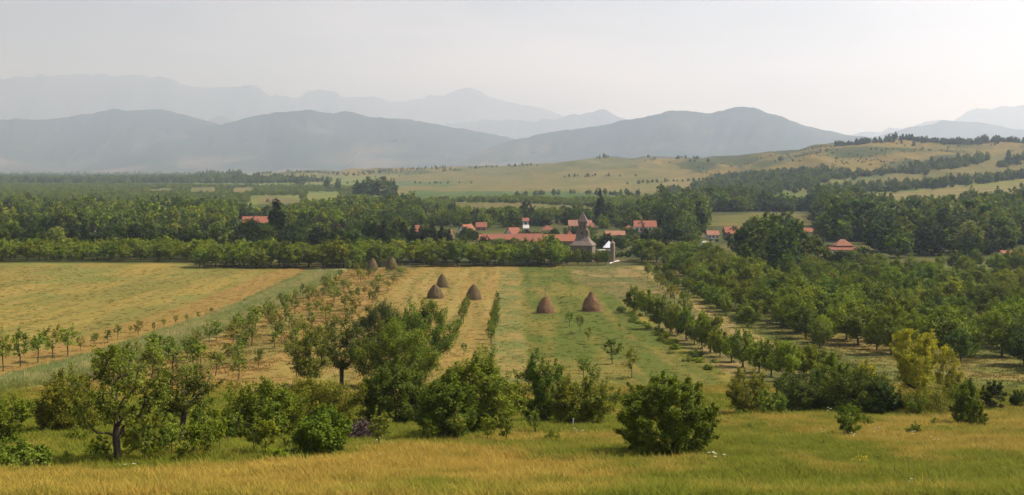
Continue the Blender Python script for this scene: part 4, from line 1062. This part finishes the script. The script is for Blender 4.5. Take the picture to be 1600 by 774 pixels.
house(975, 993, 359.5, 352.5, 540, 9, 'orange hipped roof left of the house with the red chimney', kind='hip', roof=TILE_O, wins=2)
house(991, 1027, 355, 346, 556, 9, 'white house with a tall red chimney on its red roof', roof=TILE_O, wins=5, chim=[(1004, .6)])
joinm('chimney', [box(-1.9, -.7, -5.4, -4.4, 0, 5.6)], BROWNW, bpy.data.objects['roof.%03d' % (len([o for o in bpy.data.objects if o.name.startswith('roof')]) - 1)])
house(946, 978, 368, 362, 500, 8, 'long low brown roof in the trees right of the church', 'barn', name='barn', roof=TILE_B, wall=BROWNW)
house(1105, 1125, 370, 364, 520, 7, 'low white house with a pinkish grey roof by the white lane', roof=TILE_B, wins=3)
house(1133, 1159, 366, 357.5, 540, 8, 'bright red roofed house right of the white lane', roof=TILE_O, wall=BROWNW, chim=[(1147, .4)])
house(1141, 1152, 370, 366.5, 530, 5, 'small orange lean to roof below the bright red roof', 'shed', name='shed', roof=TILE_O, wall=BROWNW)
house(1253, 1273, 367, 361, 540, 8, 'plain red roof showing above the shady tall trees', roof=TILE_O)
hh = house(1297, 1350, 391, 383.5, 402, 10, 'white house with a two tiered hipped red roof beside the orchard', kind='hip', roof=TILE, wins=4)
s_ = 432 / F
zb = 3.0
joinm('upper_roof', [([(-3.3, -2.6, 3.9), (3.1, -2.6, 3.9), (3.1, 2.6, 3.9), (-3.3, 2.6, 3.9), (-3.3, -2.6, 4.1), (3.1, -2.6, 4.1), (3.1, 2.6, 4.1), (-3.3, 2.6, 4.1), (-.8, 0, 6.3), (.6, 0, 6.3)],
                      [(4, 5, 9, 8), (5, 6, 9), (6, 7, 8, 9), (7, 4, 8), (3, 2, 1, 0), (0, 1, 5, 4), (1, 2, 6, 5), (2, 3, 7, 6), (3, 0, 4, 7)])], TILE_B, hh)
joinm('finial', [box(-.18, -.02, -.08, .08, 6.1, 7.0)], TILE_B, hh)
house(1571, 1612, 401, 393.5, 384, 9, 'red roof cut by the right edge of the photo', roof=TILE_O, wins=3, chim=[(1591, .4)])
house(873, 884, 374.5, 371, 700, 6, 'distant pale roofed shed behind the village trees', 'shed', name='shed', roof=SHEET) if False else None
house(577, 590, 288.5, 286.5, 1500, 9, 'tiny pale farm building in the far fields', 'building', name='farm_building', roof=SHEET) if False else None

# ------------------------------------------------------------------ the stone church
def church():
    Y = 386; s = Y / F
    cx = (912 - 800) * s; z0 = gz(cx, Y)
    e = empty('church', (cx, Y + 4.5, z0)); e.rotation_euler = (0, 0, -.20)
    tag(e, 'old stone church with a square tower and a steep stone spire', 'church')
    zr = lambda r: EYE - (r - HOR) * s - z0
    hw = 3.75
    he = zr(384)
    joinm('wall', [box(-hw, hw, -4.2, 4.2, -.5, he), box(-hw - 1.5, -hw + .02, -3.2, 3.2, -.5, he - 1.8)], STONE, e)
    # pyramid roof of stone slabs up to the tower
    ht = zr(369)
    c = [(-hw - .25, -4.5, he), (hw + .25, -4.5, he), (hw + .25, 4.5, he), (-hw - .25, 4.5, he)]
    m = [(-2.6, -3.1, he + 1.35), (2.6, -3.1, he + 1.35), (2.6, 3.1, he + 1.35), (-2.6, 3.1, he + 1.35)]
    t = [(-1.5, -1.6, ht + .4), (1.5, -1.6, ht + .4), (1.5, 1.6, ht + .4), (-1.5, 1.6, ht + .4)]
    b = [(x, y, z - .22) for x, y, z in c]
    V = b + c + m + t
    q = [(3, 2, 1, 0)]
    for L in (0, 4, 8):
        for k in range(4):
            q.append((L + k, L + (k + 1) % 4, L + 4 + (k + 1) % 4, L + 4 + k))
    q.append((12, 13, 14, 15))
    ro = joinm('roof', [(V, q)], STONEROOF, e)
    joinm('aisle_roof', [([(-hw - 1.8, -3.5, he - 2.0), (-hw - 1.8, 3.5, he - 2.0), (-hw + .1, 3.5, he - .1), (-hw + .1, -3.5, he - .1), (-hw - 1.8, -3.5, he - 1.8), (-hw - 1.8, 3.5, he - 1.8), (-hw + .1, 3.5, he + .1), (-hw + .1, -3.5, he + .1)],
                          [(0, 1, 2, 3), (7, 6, 5, 4), (0, 4, 5, 1), (3, 2, 6, 7), (0, 3, 7, 4), (1, 5, 6, 2)])], STONEROOF, e)
    zA, zB, zC, zD = zr(361.5), zr(349.5), zr(347.5), zr(331)
    tw = joinm('tower', [box(-1.62, 1.62, -1.62, 1.62, he, zA), box(-1.78, 1.78, -1.78, 1.78, zA, zA + .28), box(-1.38, 1.38, -1.38, 1.38, zA + .28, zB), box(-1.6, 1.6, -1.6, 1.6, zB, zB + .22), box(-1.5, 1.5, -1.5, 1.5, zB + .22, zC)], STONE, e)
    sp = [(-1.72, -1.72, zC), (1.72, -1.72, zC), (1.72, 1.72, zC), (-1.72, 1.72, zC), (-.02, 0, zD)]
    joinm('spire', [(sp, [(3, 2, 1, 0), (0, 1, 4), (1, 2, 4), (2, 3, 4), (3, 0, 4)])], STONEROOF, e)
    for x, y in ((1.75, -1.45), (1.75, 1.3), (-1.75, -1.45)):
        pv, pq = tubes([np.array([x, y, he + .8]), np.array([x, y, zA + .1])], [-1, 0], [.5, .46])
        sh = link('corner_shaft', make_mesh('corner_shaft', pv, pq, None, [STONE], smooth=True), e)
    for k, (z1, z2, w) in enumerate(((zB - 1.9, zB - .7, .42), (zr(369), zr(363.5), .36))):
        d = 1.39 if k == 0 else 1.63
        for sg in (-.6, .6) if k == 0 else (0,):
            joinm('window', [box(sg - w * .6, sg + w * .6, -d - .02, -d + .3, z1, z2)], DARKGLASS, tw)
            joinm('window', [box(d - .3, d + .02, sg - w * .6, sg + w * .6, z1, z2)], DARKGLASS, tw)
    for x in (-2.2, .2, 2.4):
        joinm('window', [box(x - .28, x + .28, -4.22, -4.0, he - 3.0, he - 1.4)], DARKGLASS, e)
church()
def church_wall():
    Y = 384; s = Y / F
    x0, x1 = (931.5 - 800) * s, (955 - 800) * s; z0 = gz(x0, Y)
    zr = lambda r: EYE - (r - HOR) * s - z0
    e = empty('stone_wall', ((x0 + x1) / 2, Y + 2, z0)); tag(e, 'low stone wall with a pale coping joining the church and the pillar', 'wall')
    h = (x1 - x0) / 2
    joinm('wall_body', [box(-h, h, -.6, .6, -.4, zr(392.5))], STONE, e)
    joinm('coping', [box(-h, h, -.8, .8, zr(392.5), zr(391))], WHITE, e)
    cx = (958 - 800) * s
    p = empty('stone_pillar', (cx, Y + 2, z0)); p.rotation_euler = (0, 0, -.35); tag(p, 'tall thick stone pillar with a pointed top right of the church', 'pillar')
    t = zr(381)
    joinm('shaft', [box(-.62, .62, -.9, .9, -.4, t)], STONE, p)
    joinm('cap', [([(-.7, -1, t), (.7, -1, t), (.7, 1, t), (-.7, 1, t), (0, 0, zr(376.5))], [(3, 2, 1, 0), (0, 1, 4), (1, 2, 4), (2, 3, 4), (3, 0, 4)])], STONE, p)
    house(943, 961.5, 387.5, 377, 396, 4, 'small brown pavilion under a bright metal pyramid roof behind the stone pillar', 'pavilion', kind='pyr', roof=ZINC, wall=WOODD, name='pavilion', over=.7)
church_wall()

# ------------------------------------------------------------------ brush pile, dead twigs, posts
def sticks(name, px, py, wpx, hpx, label, n, seed, mat=TWIG, cat='brush pile'):
    p = at(px, py); s = scale_at(p); W = wpx * s / 2; H = hpx * s; r = R(seed)
    e = empty(name, p); tag(e, label, cat)
    nodes = []; par = []; rad = []
    for k in range(n):
        a = r.random() * 6.283; q = math.sqrt(r.random()); x, y = math.cos(a) * q * W, math.sin(a) * q * W * .7
        z = H * (1 - q ** 1.6) * r.random() ** .5
        d = np.array([r.normal(0, 1), r.normal(0, 1), r.normal(0, .35) - .25 * q]); d /= np.linalg.norm(d)
        L = r.uniform(.35, 1.1)
        i = len(nodes)
        c = np.array([x, y, z + .05])
        for t, rr in ((-.5, .02), (0, .02), (.5, .009)):
            nodes.append(c + d * t * L + r.normal(0, .04, 3)); rad.append(rr * r.uniform(.7, 1.4)); par.append(-1 if t == -.5 else len(nodes) - 2)
    v, q = tubes(nodes, par, rad)
    o = link('twigs', make_mesh('twigs', v, q, None, [mat]), e); o['kind'] = 'stuff'
    n2 = 14; a = np.arange(n2) / n2 * 6.283
    V = [(0, 0, H * .72)] + [(math.cos(t) * W * .55, math.sin(t) * W * .4, H * .5 * r.uniform(.8, 1.2)) for t in a] + [(math.cos(t) * W * .95, math.sin(t) * W * .66, -.1) for t in a]
    tr = [(0, 1 + k, 1 + (k + 1) % n2) for k in range(n2)]; qq = [(1 + k, 1 + n2 + k, 1 + n2 + (k + 1) % n2, 1 + (k + 1) % n2) for k in range(n2)]
    link('mound', make_mesh('mound', V, qq, tr, [mat]), e)
sticks('brush_pile', 566, 690, 58, 33, 'heap of dead brown branches between green bushes', 900, 5)
sticks('brush_pile', 38, 738, 60, 26, 'dry purplish dead twigs in the low thicket at lower left', 350, 6)
def post(px, py, h, label, m=POLE):
    p = at(px, py); s = scale_at(p)
    v, q = tubes([np.array([0, 0, -.2]), np.array([0.01, 0, h * s * .5]), np.array([.03, 0, h * s])], [-1, 0, 1], [.055, .055, .05])
    cap = np.arange(len(v) - 6, len(v))
    o = link('fence_post', make_mesh('fence_post', v, list(q) + [tuple(cap[[0, 1, 2, 3]]), tuple(cap[[0, 3, 4, 5]])], None, [m])); o.location = p; tag(o, label, 'post')
CONC = plain_mat('concrete', (0.3, 0.29, 0.27), (0.45, 0.44, 0.41), 6)
post(895, 672, 18, 'short pale post in front of the olive bush', CONC)
post(836, 682, 20, 'thin dark post under the feathery upright tree', BARK)
post(440, 690, 22, 'thin grey post between the bright green bush and the willow like bush', POLE)
post(472, 700, 20, 'thin post left of the brush pile', POLE)
# white lane into the village
pa = []
for px, py in ((1100, 392), (1101, 386), (1103, 381), (1107, 377)):
    p = at(px, py); w = 2.2
    pa += [(p[0] - w, p[1], p[2] + .06), (p[0] + w, p[1], p[2] + .06)]
tag(link('lane', make_mesh('lane', pa, [(2 * k, 2 * k + 1, 2 * k + 3, 2 * k + 2) for k in range(3)], None, [plain_mat('pale_gravel', (.45, .42, .37), (.6, .56, .5), 2)])), kind='structure')
pa = []
for px, py in ((953, 412), (957, 410), (962, 408.5), (968, 408)):
    p = at(px, py)
    pa += [(p[0], p[1] - 2, p[2] + .08), (p[0], p[1] + 2, p[2] + .08)]
tag(link('church_path', make_mesh('church_path', pa, [(2 * k, 2 * k + 2, 2 * k + 3, 2 * k + 1) for k in range(3)], None, [bpy.data.materials['pale_gravel']])), kind='structure')
# ------------------------------------------------------------------ woods, orchards far off and grass: masses, scattered
def gn_scatter(name, pts, scl, rot, protos, zs=None, gcol=None):
    """one object: points carrying scale and turn, with the prototypes instanced on them"""
    pts = np.asarray(pts, np.float32); n = len(pts)
    me = bpy.data.meshes.new(name); me.vertices.add(n); me.vertices.foreach_set('co', pts.ravel())
    zs = np.asarray(scl if zs is None else zs)
    sv = np.stack([scl, scl, zs], 1).astype(np.float32)
    at1 = me.attributes.new('scl', 'FLOAT_VECTOR', 'POINT'); at1.data.foreach_set('vector', sv.ravel())
    rv = np.zeros((n, 3), np.float32); rv[:, 2] = rot
    at2 = me.attributes.new('turn', 'FLOAT_VECTOR', 'POINT'); at2.data.foreach_set('vector', rv.ravel())
    if gcol is not None:
        at3 = me.attributes.new('gcol', 'FLOAT_COLOR', 'POINT')
        at3.data.foreach_set('color', np.concatenate([gcol, np.ones((n, 1))], 1).astype(np.float32).ravel())
    col = bpy.data.collections.new(name + '_pieces')
    for i, m in enumerate(protos):
        col.objects.link(bpy.data.objects.new(name + '_piece', m))
    ng = bpy.data.node_groups.new(name + '_scatter', 'GeometryNodeTree')
    ng.interface.new_socket('Geometry', in_out='INPUT', socket_type='NodeSocketGeometry')
    ng.interface.new_socket('Geometry', in_out='OUTPUT', socket_type='NodeSocketGeometry')
    gi = ng.nodes.new('NodeGroupInput'); go = ng.nodes.new('NodeGroupOutput')
    ci = ng.nodes.new('GeometryNodeCollectionInfo'); ci.inputs['Collection'].default_value = col
    ci.inputs['Separate Children'].default_value = True; ci.inputs['Reset Children'].default_value = True
    ip = ng.nodes.new('GeometryNodeInstanceOnPoints'); ip.inputs['Pick Instance'].default_value = True
    a1 = ng.nodes.new('GeometryNodeInputNamedAttribute'); a1.data_type = 'FLOAT_VECTOR'; a1.inputs['Name'].default_value = 'scl'
    a2 = ng.nodes.new('GeometryNodeInputNamedAttribute'); a2.data_type = 'FLOAT_VECTOR'; a2.inputs['Name'].default_value = 'turn'
    rn = ng.nodes.new('FunctionNodeRandomValue'); rn.data_type = 'INT'
    rn.inputs[4].default_value = 0; rn.inputs[5].default_value = len(protos) - 1
    L = ng.links.new
    L(gi.outputs[0], ip.inputs['Points']); L(ci.outputs[0], ip.inputs['Instance'])
    L(a1.outputs[0], ip.inputs['Scale'])
    e2r = ng.nodes.new('FunctionNodeEulerToRotation'); L(a2.outputs[0], e2r.inputs[0]); L(e2r.outputs[0], ip.inputs['Rotation'])
    L(rn.outputs[2], ip.inputs['Instance Index'])
    L(ip.outputs[0], go.inputs[0])
    o = link(name, me)
    md = o.modifiers.new('scatter', 'NODES'); md.node_group = ng
    tag(o, kind='stuff')
    return o

def area_points(r, n, px0, px1, y0, y1):
    """points even over the ground between two bearings and two depths"""
    y = np.sqrt(r.random(n) * (y1 ** 2 - y0 ** 2) + y0 ** 2); px = r.uniform(px0, px1, n)
    z = zt(px, y); row = HOR + F * (EYE - z) / y
    return px, y, z, row
def to_xyz(px, y, z): return np.stack([(px - 800) / F * y, y, z], 1)

FARP_ = lambda m, sd, shape='round', W=8, H=9: plant_single('far_tree', m, seed=sd, H=H, W=W, shape=shape, base=0.08, nclump=34, nleaf=16, leaf=1.15, clump=0.15, trunk_r=0.25, lump=1.4, inner=.55)
FAR_DARK = [FARP_(L_DARK, 1400), FARP_(L_MID, 1401), FARP_(L_DARK, 1402), FARP_(L_SILVER, 1403), FARP_(L_MID, 1404), FARP_(L_DARK, 1405, 'column', 4.5, 12)]
FAR_GREEN = [FARP_(L_BRIGHT, 1410), FARP_(L_BRIGHT, 1411), FARP_(L_PALE, 1412), FARP_(L_MID, 1413)]
FAR_PINE = [FARP_(L_BLUE, 1420, 'cone', 6, 11), FARP_(L_DARK, 1421, 'round', 7, 10), FARP_(L_BLUE, 1422)]
r = R(77)
def wood(name, polys, n, y0, y1, protos, s0, s1, holes=None, clump=0.0, px0=-150, px1=1750, check=True):
    px, y, z, row = area_points(r, n, px0, px1, y0, y1)
    m = np.zeros(n, bool)
    for p in polys: m |= inpoly(px, row, p)
    for col, p in FIELDS_FAR:
        m &= ~inpoly(px, row, p)
    for a, b, c, d in OPEN: m &= ~((px > a) & (px < b) & (row > c) & (row < d))
    if clump: m &= fbm((px - 800) / F * y / 45, y / 60, 3) > clump
    sc = r.uniform(s0, s1, n) * (.62 + .76 * fbm((px - 800) / F * y / 38 + 60, y / 38, 3))
    if check:
        for a, b, rw in VIEWS:
            h = 9 * sc; top = HOR + F * (EYE - z - h) / y; hw = F * h * .4 / y
            m &= ~((px + hw > a) & (px - hw < b) & (top < rw + 5) & (row > rw - 2))
    print(name, m.sum())
    return gn_scatter(name, to_xyz(px, y, z - .2)[m], sc[m], r.uniform(0, 6.28, n)[m], protos, (sc * r.uniform(.8, 1.25, n))[m])

wood('bank_woodland', [[(-150, 336), (60, 330), (200, 334), (300, 330), (400, 340), (520, 332), (560, 322), (660, 326), (660, 350), (500, 362), (-150, 366)]], 9000, 500, 1000, FAR_DARK[:3] + FAR_GREEN + FAR_DARK[:1], .45, 1.1, px1=700, clump=.42)
wood('right_woodland', [[(1000, 352), (1030, 330), (1090, 322), (1180, 322), (1290, 328), (1400, 338), (1500, 336), (1750, 333), (1750, 396), (1360, 390), (1290, 376), (1160, 374)]], 13000, 480, 1150, FAR_DARK, .7, 1.4, px0=980, clump=.30)
wood('garden_trees', [[(640, 346), (1080, 338), (1100, 400), (560, 395), (560, 345)]], 2600, 470, 1000, FAR_DARK, .35, .8, px0=540, px1=1120, clump=.42)
wood('meadow_orchard', [[(660, 312), (960, 314), (1080, 306), (1060, 340), (680, 344)]], 3600, 640, 1100, FAR_GREEN, .3, .6, px0=640, px1=1100)
wood('valley_orchards', [[(-150, 289), (220, 289), (420, 291), (560, 293), (590, 314), (470, 322), (390, 322), (200, 316), (-150, 324)]], 15000, 950, 2600, FAR_GREEN, .28, .55, px1=640)
wood('valley_woodland', [[(-150, 277), (420, 281), (520, 285), (400, 287), (-150, 287)]], 16000, 1900, 4200, FAR_DARK, .7, 1.3, px1=560)
wood('hedge_woodland', [[(1075, 281), (1150, 276), (1290, 267), (1320, 273), (1260, 301), (1200, 306), (1085, 305)], [(985, 300), (1050, 296), (1075, 305), (990, 308)]], 3400, 1000, 1700, FAR_DARK, .45, .9, px0=960, px1=1340, clump=.36)
def line_wood(name, lines, protos):
    P = []; S = []
    for pts, n, wid, s0, s1 in lines:
        pts = np.array(pts, float); d = np.concatenate([[0], np.cumsum(np.hypot(np.diff(pts[:, 0]), np.diff(pts[:, 1])))])
        for k in range(n):
            t = r.random() * d[-1]; px = np.interp(t, d, pts[:, 0]) + r.normal(0, 1.0); py = np.interp(t, d, pts[:, 1])
            yc = at(px, py)[1] if py else 1800
            yy = yc + r.normal(0, wid); xx = (px - 800) / F * yy
            P.append((xx, yy, float(zt(px, yy)) - .2)); S.append(r.uniform(s0, s1))
    P = np.array(P); S = np.array(S)
    gn_scatter(name, P, S, r.uniform(0, 6.28, len(P)), protos, S * r.uniform(.8, 1.3, len(P)))
line_wood('crest_pines', [([(1316, 0), (1680, 0)], 330, 22, .6, .95), ([(1306, 0), (1320, 0)], 14, 8, .7, 1.0)], FAR_PINE)
line_wood('hillside_hedges', [([(1250, 283), (1330, 277), (1380, 272), (1440, 268)], 150, 14, .4, .8), ([(1420, 268), (1500, 258), (1545, 250)], 120, 22, .5, .95), ([(1265, 305), (1340, 299), (1400, 297), (1470, 291), (1540, 284), (1640, 272)], 300, 16, .5, .95),
                             ([(1560, 262), (1600, 250)], 30, 12, .5, .9), ([(980, 288), (1090, 282), (1140, 278)], 40, 10, .25, .45), ([(690, 268), (760, 262), (840, 259)], 30, 12, .4, .7), ([(560, 272), (640, 266), (700, 262)], 50, 25, .4, .7),
                             ([(395, 274), (440, 268), (500, 271), (560, 275)], 80, 40, .35, .7), ([(640, 287), (760, 287)], 10, 5, .3, .5), ([(930, 247), (1000, 246), (1100, 250)], 40, 20, .5, .9),
                             ([(880, 277), (1000, 275)], 14, 12, .3, .6), ([(800, 308), (900, 303), (1000, 307)], 26, 8, .4, .7)], FAR_DARK)
wood('hill_scrub', [[(1090, 262), (1200, 240), (1300, 222), (1640, 222), (1640, 268), (1420, 262), (1260, 276), (1100, 280)]], 1500, 1250, 1900, FAR_DARK, .12, .34, px0=1080, clump=.52, check=False)
wood('low_hill_scrub', [[(385, 276), (460, 264), (560, 266), (800, 262), (960, 246), (1100, 252), (1000, 270), (800, 280), (600, 292), (480, 284)]], 1700, 1500, 3100, FAR_DARK, .2, .5, px0=380, px1=1110, clump=.58, check=False)
line_wood('plain_treeline', [([(-150, 276.5), (100, 276.5), (250, 277), (380, 279)], 420, 120, 1.0, 2.0)], FAR_DARK)
line_wood('river_treeline', [([(-150, 273.6), (60, 273.6), (180, 274.4), (330, 276)], 260, 100, 1.4, 2.4)], FAR_DARK)
for px, py, h, w, lab in ((1106, 254, 8, 5, 'lone dark tree on the skyline of the hill'), (1576, 252, 20, 12, 'dark conifer on the right hillside'), (1590, 258, 18, 12, 'second dark conifer on the right hillside'), (1477, 264, 14, 9, 'dark tree at the end of the upper hill hedge'), (1220, 252, 9, 8, 'round lone tree high on the hill slope')):
    p = at(px, py); s = scale_at(p)
    single(FAR_PINE[0 if 'conifer' in lab else 1], 'hillside_tree', p[0], p[1], 10.5, h * s, 7, w * s, lab, 'tree')

# ------------------------------------------------------------------ grass
def tuft(seed, n, h, spread, lean=.35, w=.012):
    q = R(seed); V = []; T = []
    for k in range(n):
        a = q.random() * 6.283; d = math.sqrt(q.random()) * spread
        b = np.array([math.cos(a) * d, math.sin(a) * d, -.03]); hh = h * q.uniform(.55, 1.15)
        la = q.random() * 6.283; l = lean * hh * q.uniform(.3, 1.2)
        m = b + np.array([math.cos(la) * l * .35, math.sin(la) * l * .35, hh * .6]); t = b + np.array([math.cos(la) * l, math.sin(la) * l, hh])
        s = np.array([-math.sin(la + q.normal(0, .6)), math.cos(la), 0]) * w
        i = len(V); V += [b - s, b + s, m - s * .9, m + s * .9, t]
        T += [(i, i + 1, i + 3), (i, i + 3, i + 2), (i + 2, i + 3, i + 4)]
    return V, T
def grass_mat(name, a, b, c, tr=.4, own=None):
    m, nt, p, out = node_mat(name)
    oi = N(nt, 'ShaderNodeObjectInfo')
    col = ramp(nt, oi.outputs['Random'], [(0.0, a), (0.5, b), (1.0, c)])
    if own is not None:   # blades take the colour of the turf they grow from
        at_ = N(nt, 'ShaderNodeAttribute', attribute_name='gcol'); at_.attribute_type = 'INSTANCER'
        var = ramp(nt, oi.outputs['Random'], [(0.0, (.86, .92, .8)), (0.35, (1.0, 1.0, .92)), (.7, (1.08, 1.04, .95)), (1.0, (1.22, 1.12, 1.0))])
        col = mixcol(nt, 1.0, mixcol(nt, 1.0, at_.outputs['Color'], var, 'MULTIPLY'), (own,) * 3, 'MULTIPLY')
    nt.links.new(col, p.inputs['Base Color']); p.inputs['Roughness'].default_value = .8; p.inputs['Specular IOR Level'].default_value = .05
    t = N(nt, 'ShaderNodeBsdfTranslucent'); nt.links.new(col, t.inputs[0])
    mx = N(nt, 'ShaderNodeMixShader'); mx.inputs[0].default_value = tr
    nt.links.new(p.outputs[0], mx.inputs[1]); nt.links.new(t.outputs[0], mx.inputs[2]); nt.links.new(mx.outputs[0], out.inputs['Surface'])
    return m
G_GOLD = grass_mat('dry_grass', (0.33, 0.20, 0.055), (0.42, 0.265, 0.085), (0.36, 0.27, 0.09), own=1.65)
G_GREEN = grass_mat('green_grass', (0.10, 0.13, 0.025), (0.17, 0.18, 0.04), (0.25, 0.21, 0.06), own=2.0)
G_PALE = grass_mat('pale_grass', (0.20, 0.23, 0.09), (0.27, 0.27, 0.12), (0.32, 0.29, 0.14), own=1.6)
G_HAY = grass_mat('stubble', (0.24, 0.19, 0.065), (0.33, 0.24, 0.09), (0.20, 0.20, 0.065), own=1.02)
def tufts(nm, mat, count, **k):
    out = []
    for i in range(count):
        V, T = tuft(i + 5, **k); out.append(make_mesh(nm, V, None, T, [mat]))
    return out
T_GOLD = tufts('dry_tuft', G_GOLD, 4, n=26, h=.40, spread=.3, lean=.75)
T_GREEN = tufts('green_tuft', G_GREEN, 4, n=26, h=.38, spread=.3, lean=.9, w=.016)
T_PALE = tufts('pale_tuft', G_PALE, 3, n=30, h=.7, spread=.4, w=.025)
T_HAY = tufts('stubble_tuft', G_HAY, 3, n=24, h=.16, spread=.5, lean=1.1, w=.022)
def meadow(name, n, y0, y1, sel, protos, s0, s1, px0=-220, px1=1820):
    n = int(n * 1.18)
    px, y, z, row = area_points(r, n, px0, px1, y0, y1)
    x = (px - 800) / F * y
    m = sel(x, y, px, row)
    sc = r.uniform(s0, s1, n)
    print(name, m.sum())
    gc, _ = ground_zone(x[m], y[m], px[m], row[m])
    clumpy = .65 + .7 * fbm(x / 2.3 + 5, y / 2.3, 3)
    gn_scatter(name, to_xyz(px, y, z)[m], sc[m], r.uniform(0, 6.28, n)[m], protos, (sc * clumpy * r.uniform(.7, 1.2, n))[m], gc)
def goldmask(x, y, px):
    return gold_mask(x, y, px, fbm(x / 14 + 5, y / 14, 4), fbm(x / 3.1 + 50, y / 3.1, 3))
meadow('golden_grass', 75000, 36, 80, lambda x, y, px, row: r.random(len(x)) < goldmask(x, y, px) * .95 + .10, T_GOLD, .7, 1.3)
meadow('green_grass', 95000, 36, 100, lambda x, y, px, row: r.random(len(x)) > goldmask(x, y, px) * .85, T_GREEN, .6, 1.4)
meadow('slope_grass', 60000, 98, 160, lambda x, y, px, row: y + 26 * (fbm(x / 9, y / 9, 3) - .5) < 124, T_GREEN, .7, 1.6)
meadow('strip_grass', 60000, 112, 350, lambda x, y, px, row: (x > -62) & (x < -51), T_PALE, .6, 1.3, 0, 640)
meadow('stubble_grass', 60000, 128, 370, lambda x, y, px, row: ((x > -31) & (x < 41) & (r.random(len(x)) < .25)) | ((x < -62.5) & (r.random(len(x)) < .3)), T_HAY, .6, 1.3)
meadow('orchard_grass', 40000, 125, 360, lambda x, y, px, row: (x > 41) | ((x > -51) & (x < -31)), T_HAY, .8, 1.8)
FLW = grass_mat('white_umbels', (0.45, 0.45, 0.33), (0.5, 0.5, 0.4), (0.4, 0.41, 0.3))
def umbel(seed):
    q = R(seed); V = []; T = []
    for k in range(3):
        a = q.random() * 6.28; b = np.array([math.cos(a) * .2 * k, math.sin(a) * .2 * k, .7 * q.uniform(.6, 1.1)])
        i = len(V); V.append(b)
        for j in range(7): V.append(b + np.array([math.cos(j * .9) * .07, math.sin(j * .9) * .07, .02 * q.random()]))
        T += [(i, i + 1 + j, i + 1 + (j + 1) % 7) for j in range(7)]
    return make_mesh('umbel', V, None, T, [FLW])
meadow('wild_flowers', 60, 46, 100, lambda x, y, px, row: fbm(x / 8, y / 8 + 3, 2) > .52, [umbel(i) for i in range(3)], .7, 1.2)
L_CREAM = leaf_mat('cream_flowers', (0.30, 0.27, 0.10), (0.42, 0.38, 0.17), (0.55, 0.5, 0.28), .2)
plant('flowering_clump', 1346, 728, 14, 30, 'pale cream flowering clump alone in the grass at lower right', 'plant', L_CREAM, shape='bush', base=0.0, stems=8, trunk_r=.012, nclump=50, nleaf=40, leaf=.06)
plant('flowering_clump', 534, 752, 18, 28, 'pale pinkish dried clump in the golden grass at the bottom', 'plant', leaf_mat('dried_flowers', (0.3, 0.2, 0.1), (0.42, 0.3, 0.17), (0.55, 0.42, 0.28), .2), shape='bush', base=0.0, stems=8, trunk_r=.012, nclump=40, nleaf=26, leaf=.05)
plant('flowering_clump', 1271, 726, 10, 22, 'small yellowish clump left of the pale cream flowering clump', 'plant', L_CREAM, shape='bush', base=0.0, stems=6, trunk_r=.01, nclump=26, nleaf=20, leaf=.05)

# ------------------------------------------------------------------ haze: one closed box of air round everything
def haze_box():
    x0, x1, y0, y1, z0, z1 = -30000, 30000, -28000, 28000, -60, 2600
    v = [(x0, y0, z0), (x1, y0, z0), (x1, y1, z0), (x0, y1, z0), (x0, y0, z1), (x1, y0, z1), (x1, y1, z1), (x0, y1, z1)]
    q = [(3, 2, 1, 0), (4, 5, 6, 7), (0, 1, 5, 4), (1, 2, 6, 5), (2, 3, 7, 6), (3, 0, 4, 7)]
    m = bpy.data.materials.new('haze_air'); m.use_nodes = True
    nt = m.node_tree; nt.nodes.clear()
    out = nt.nodes.new('ShaderNodeOutputMaterial')
    pv = nt.nodes.new('ShaderNodeVolumePrincipled')
    pv.inputs['Color'].default_value = (0.64, 0.79, 1.0, 1)
    pv.inputs['Absorption Color'].default_value = (1, 1, 1, 1)
    pv.inputs['Density'].default_value = HAZE_DENSITY
    pv.inputs['Anisotropy'].default_value = 0.5
    nt.links.new(pv.outputs[0], out.inputs['Volume'])
    tag(link('haze', make_mesh('haze', v, q, None, [m])), kind='stuff')
haze_box()
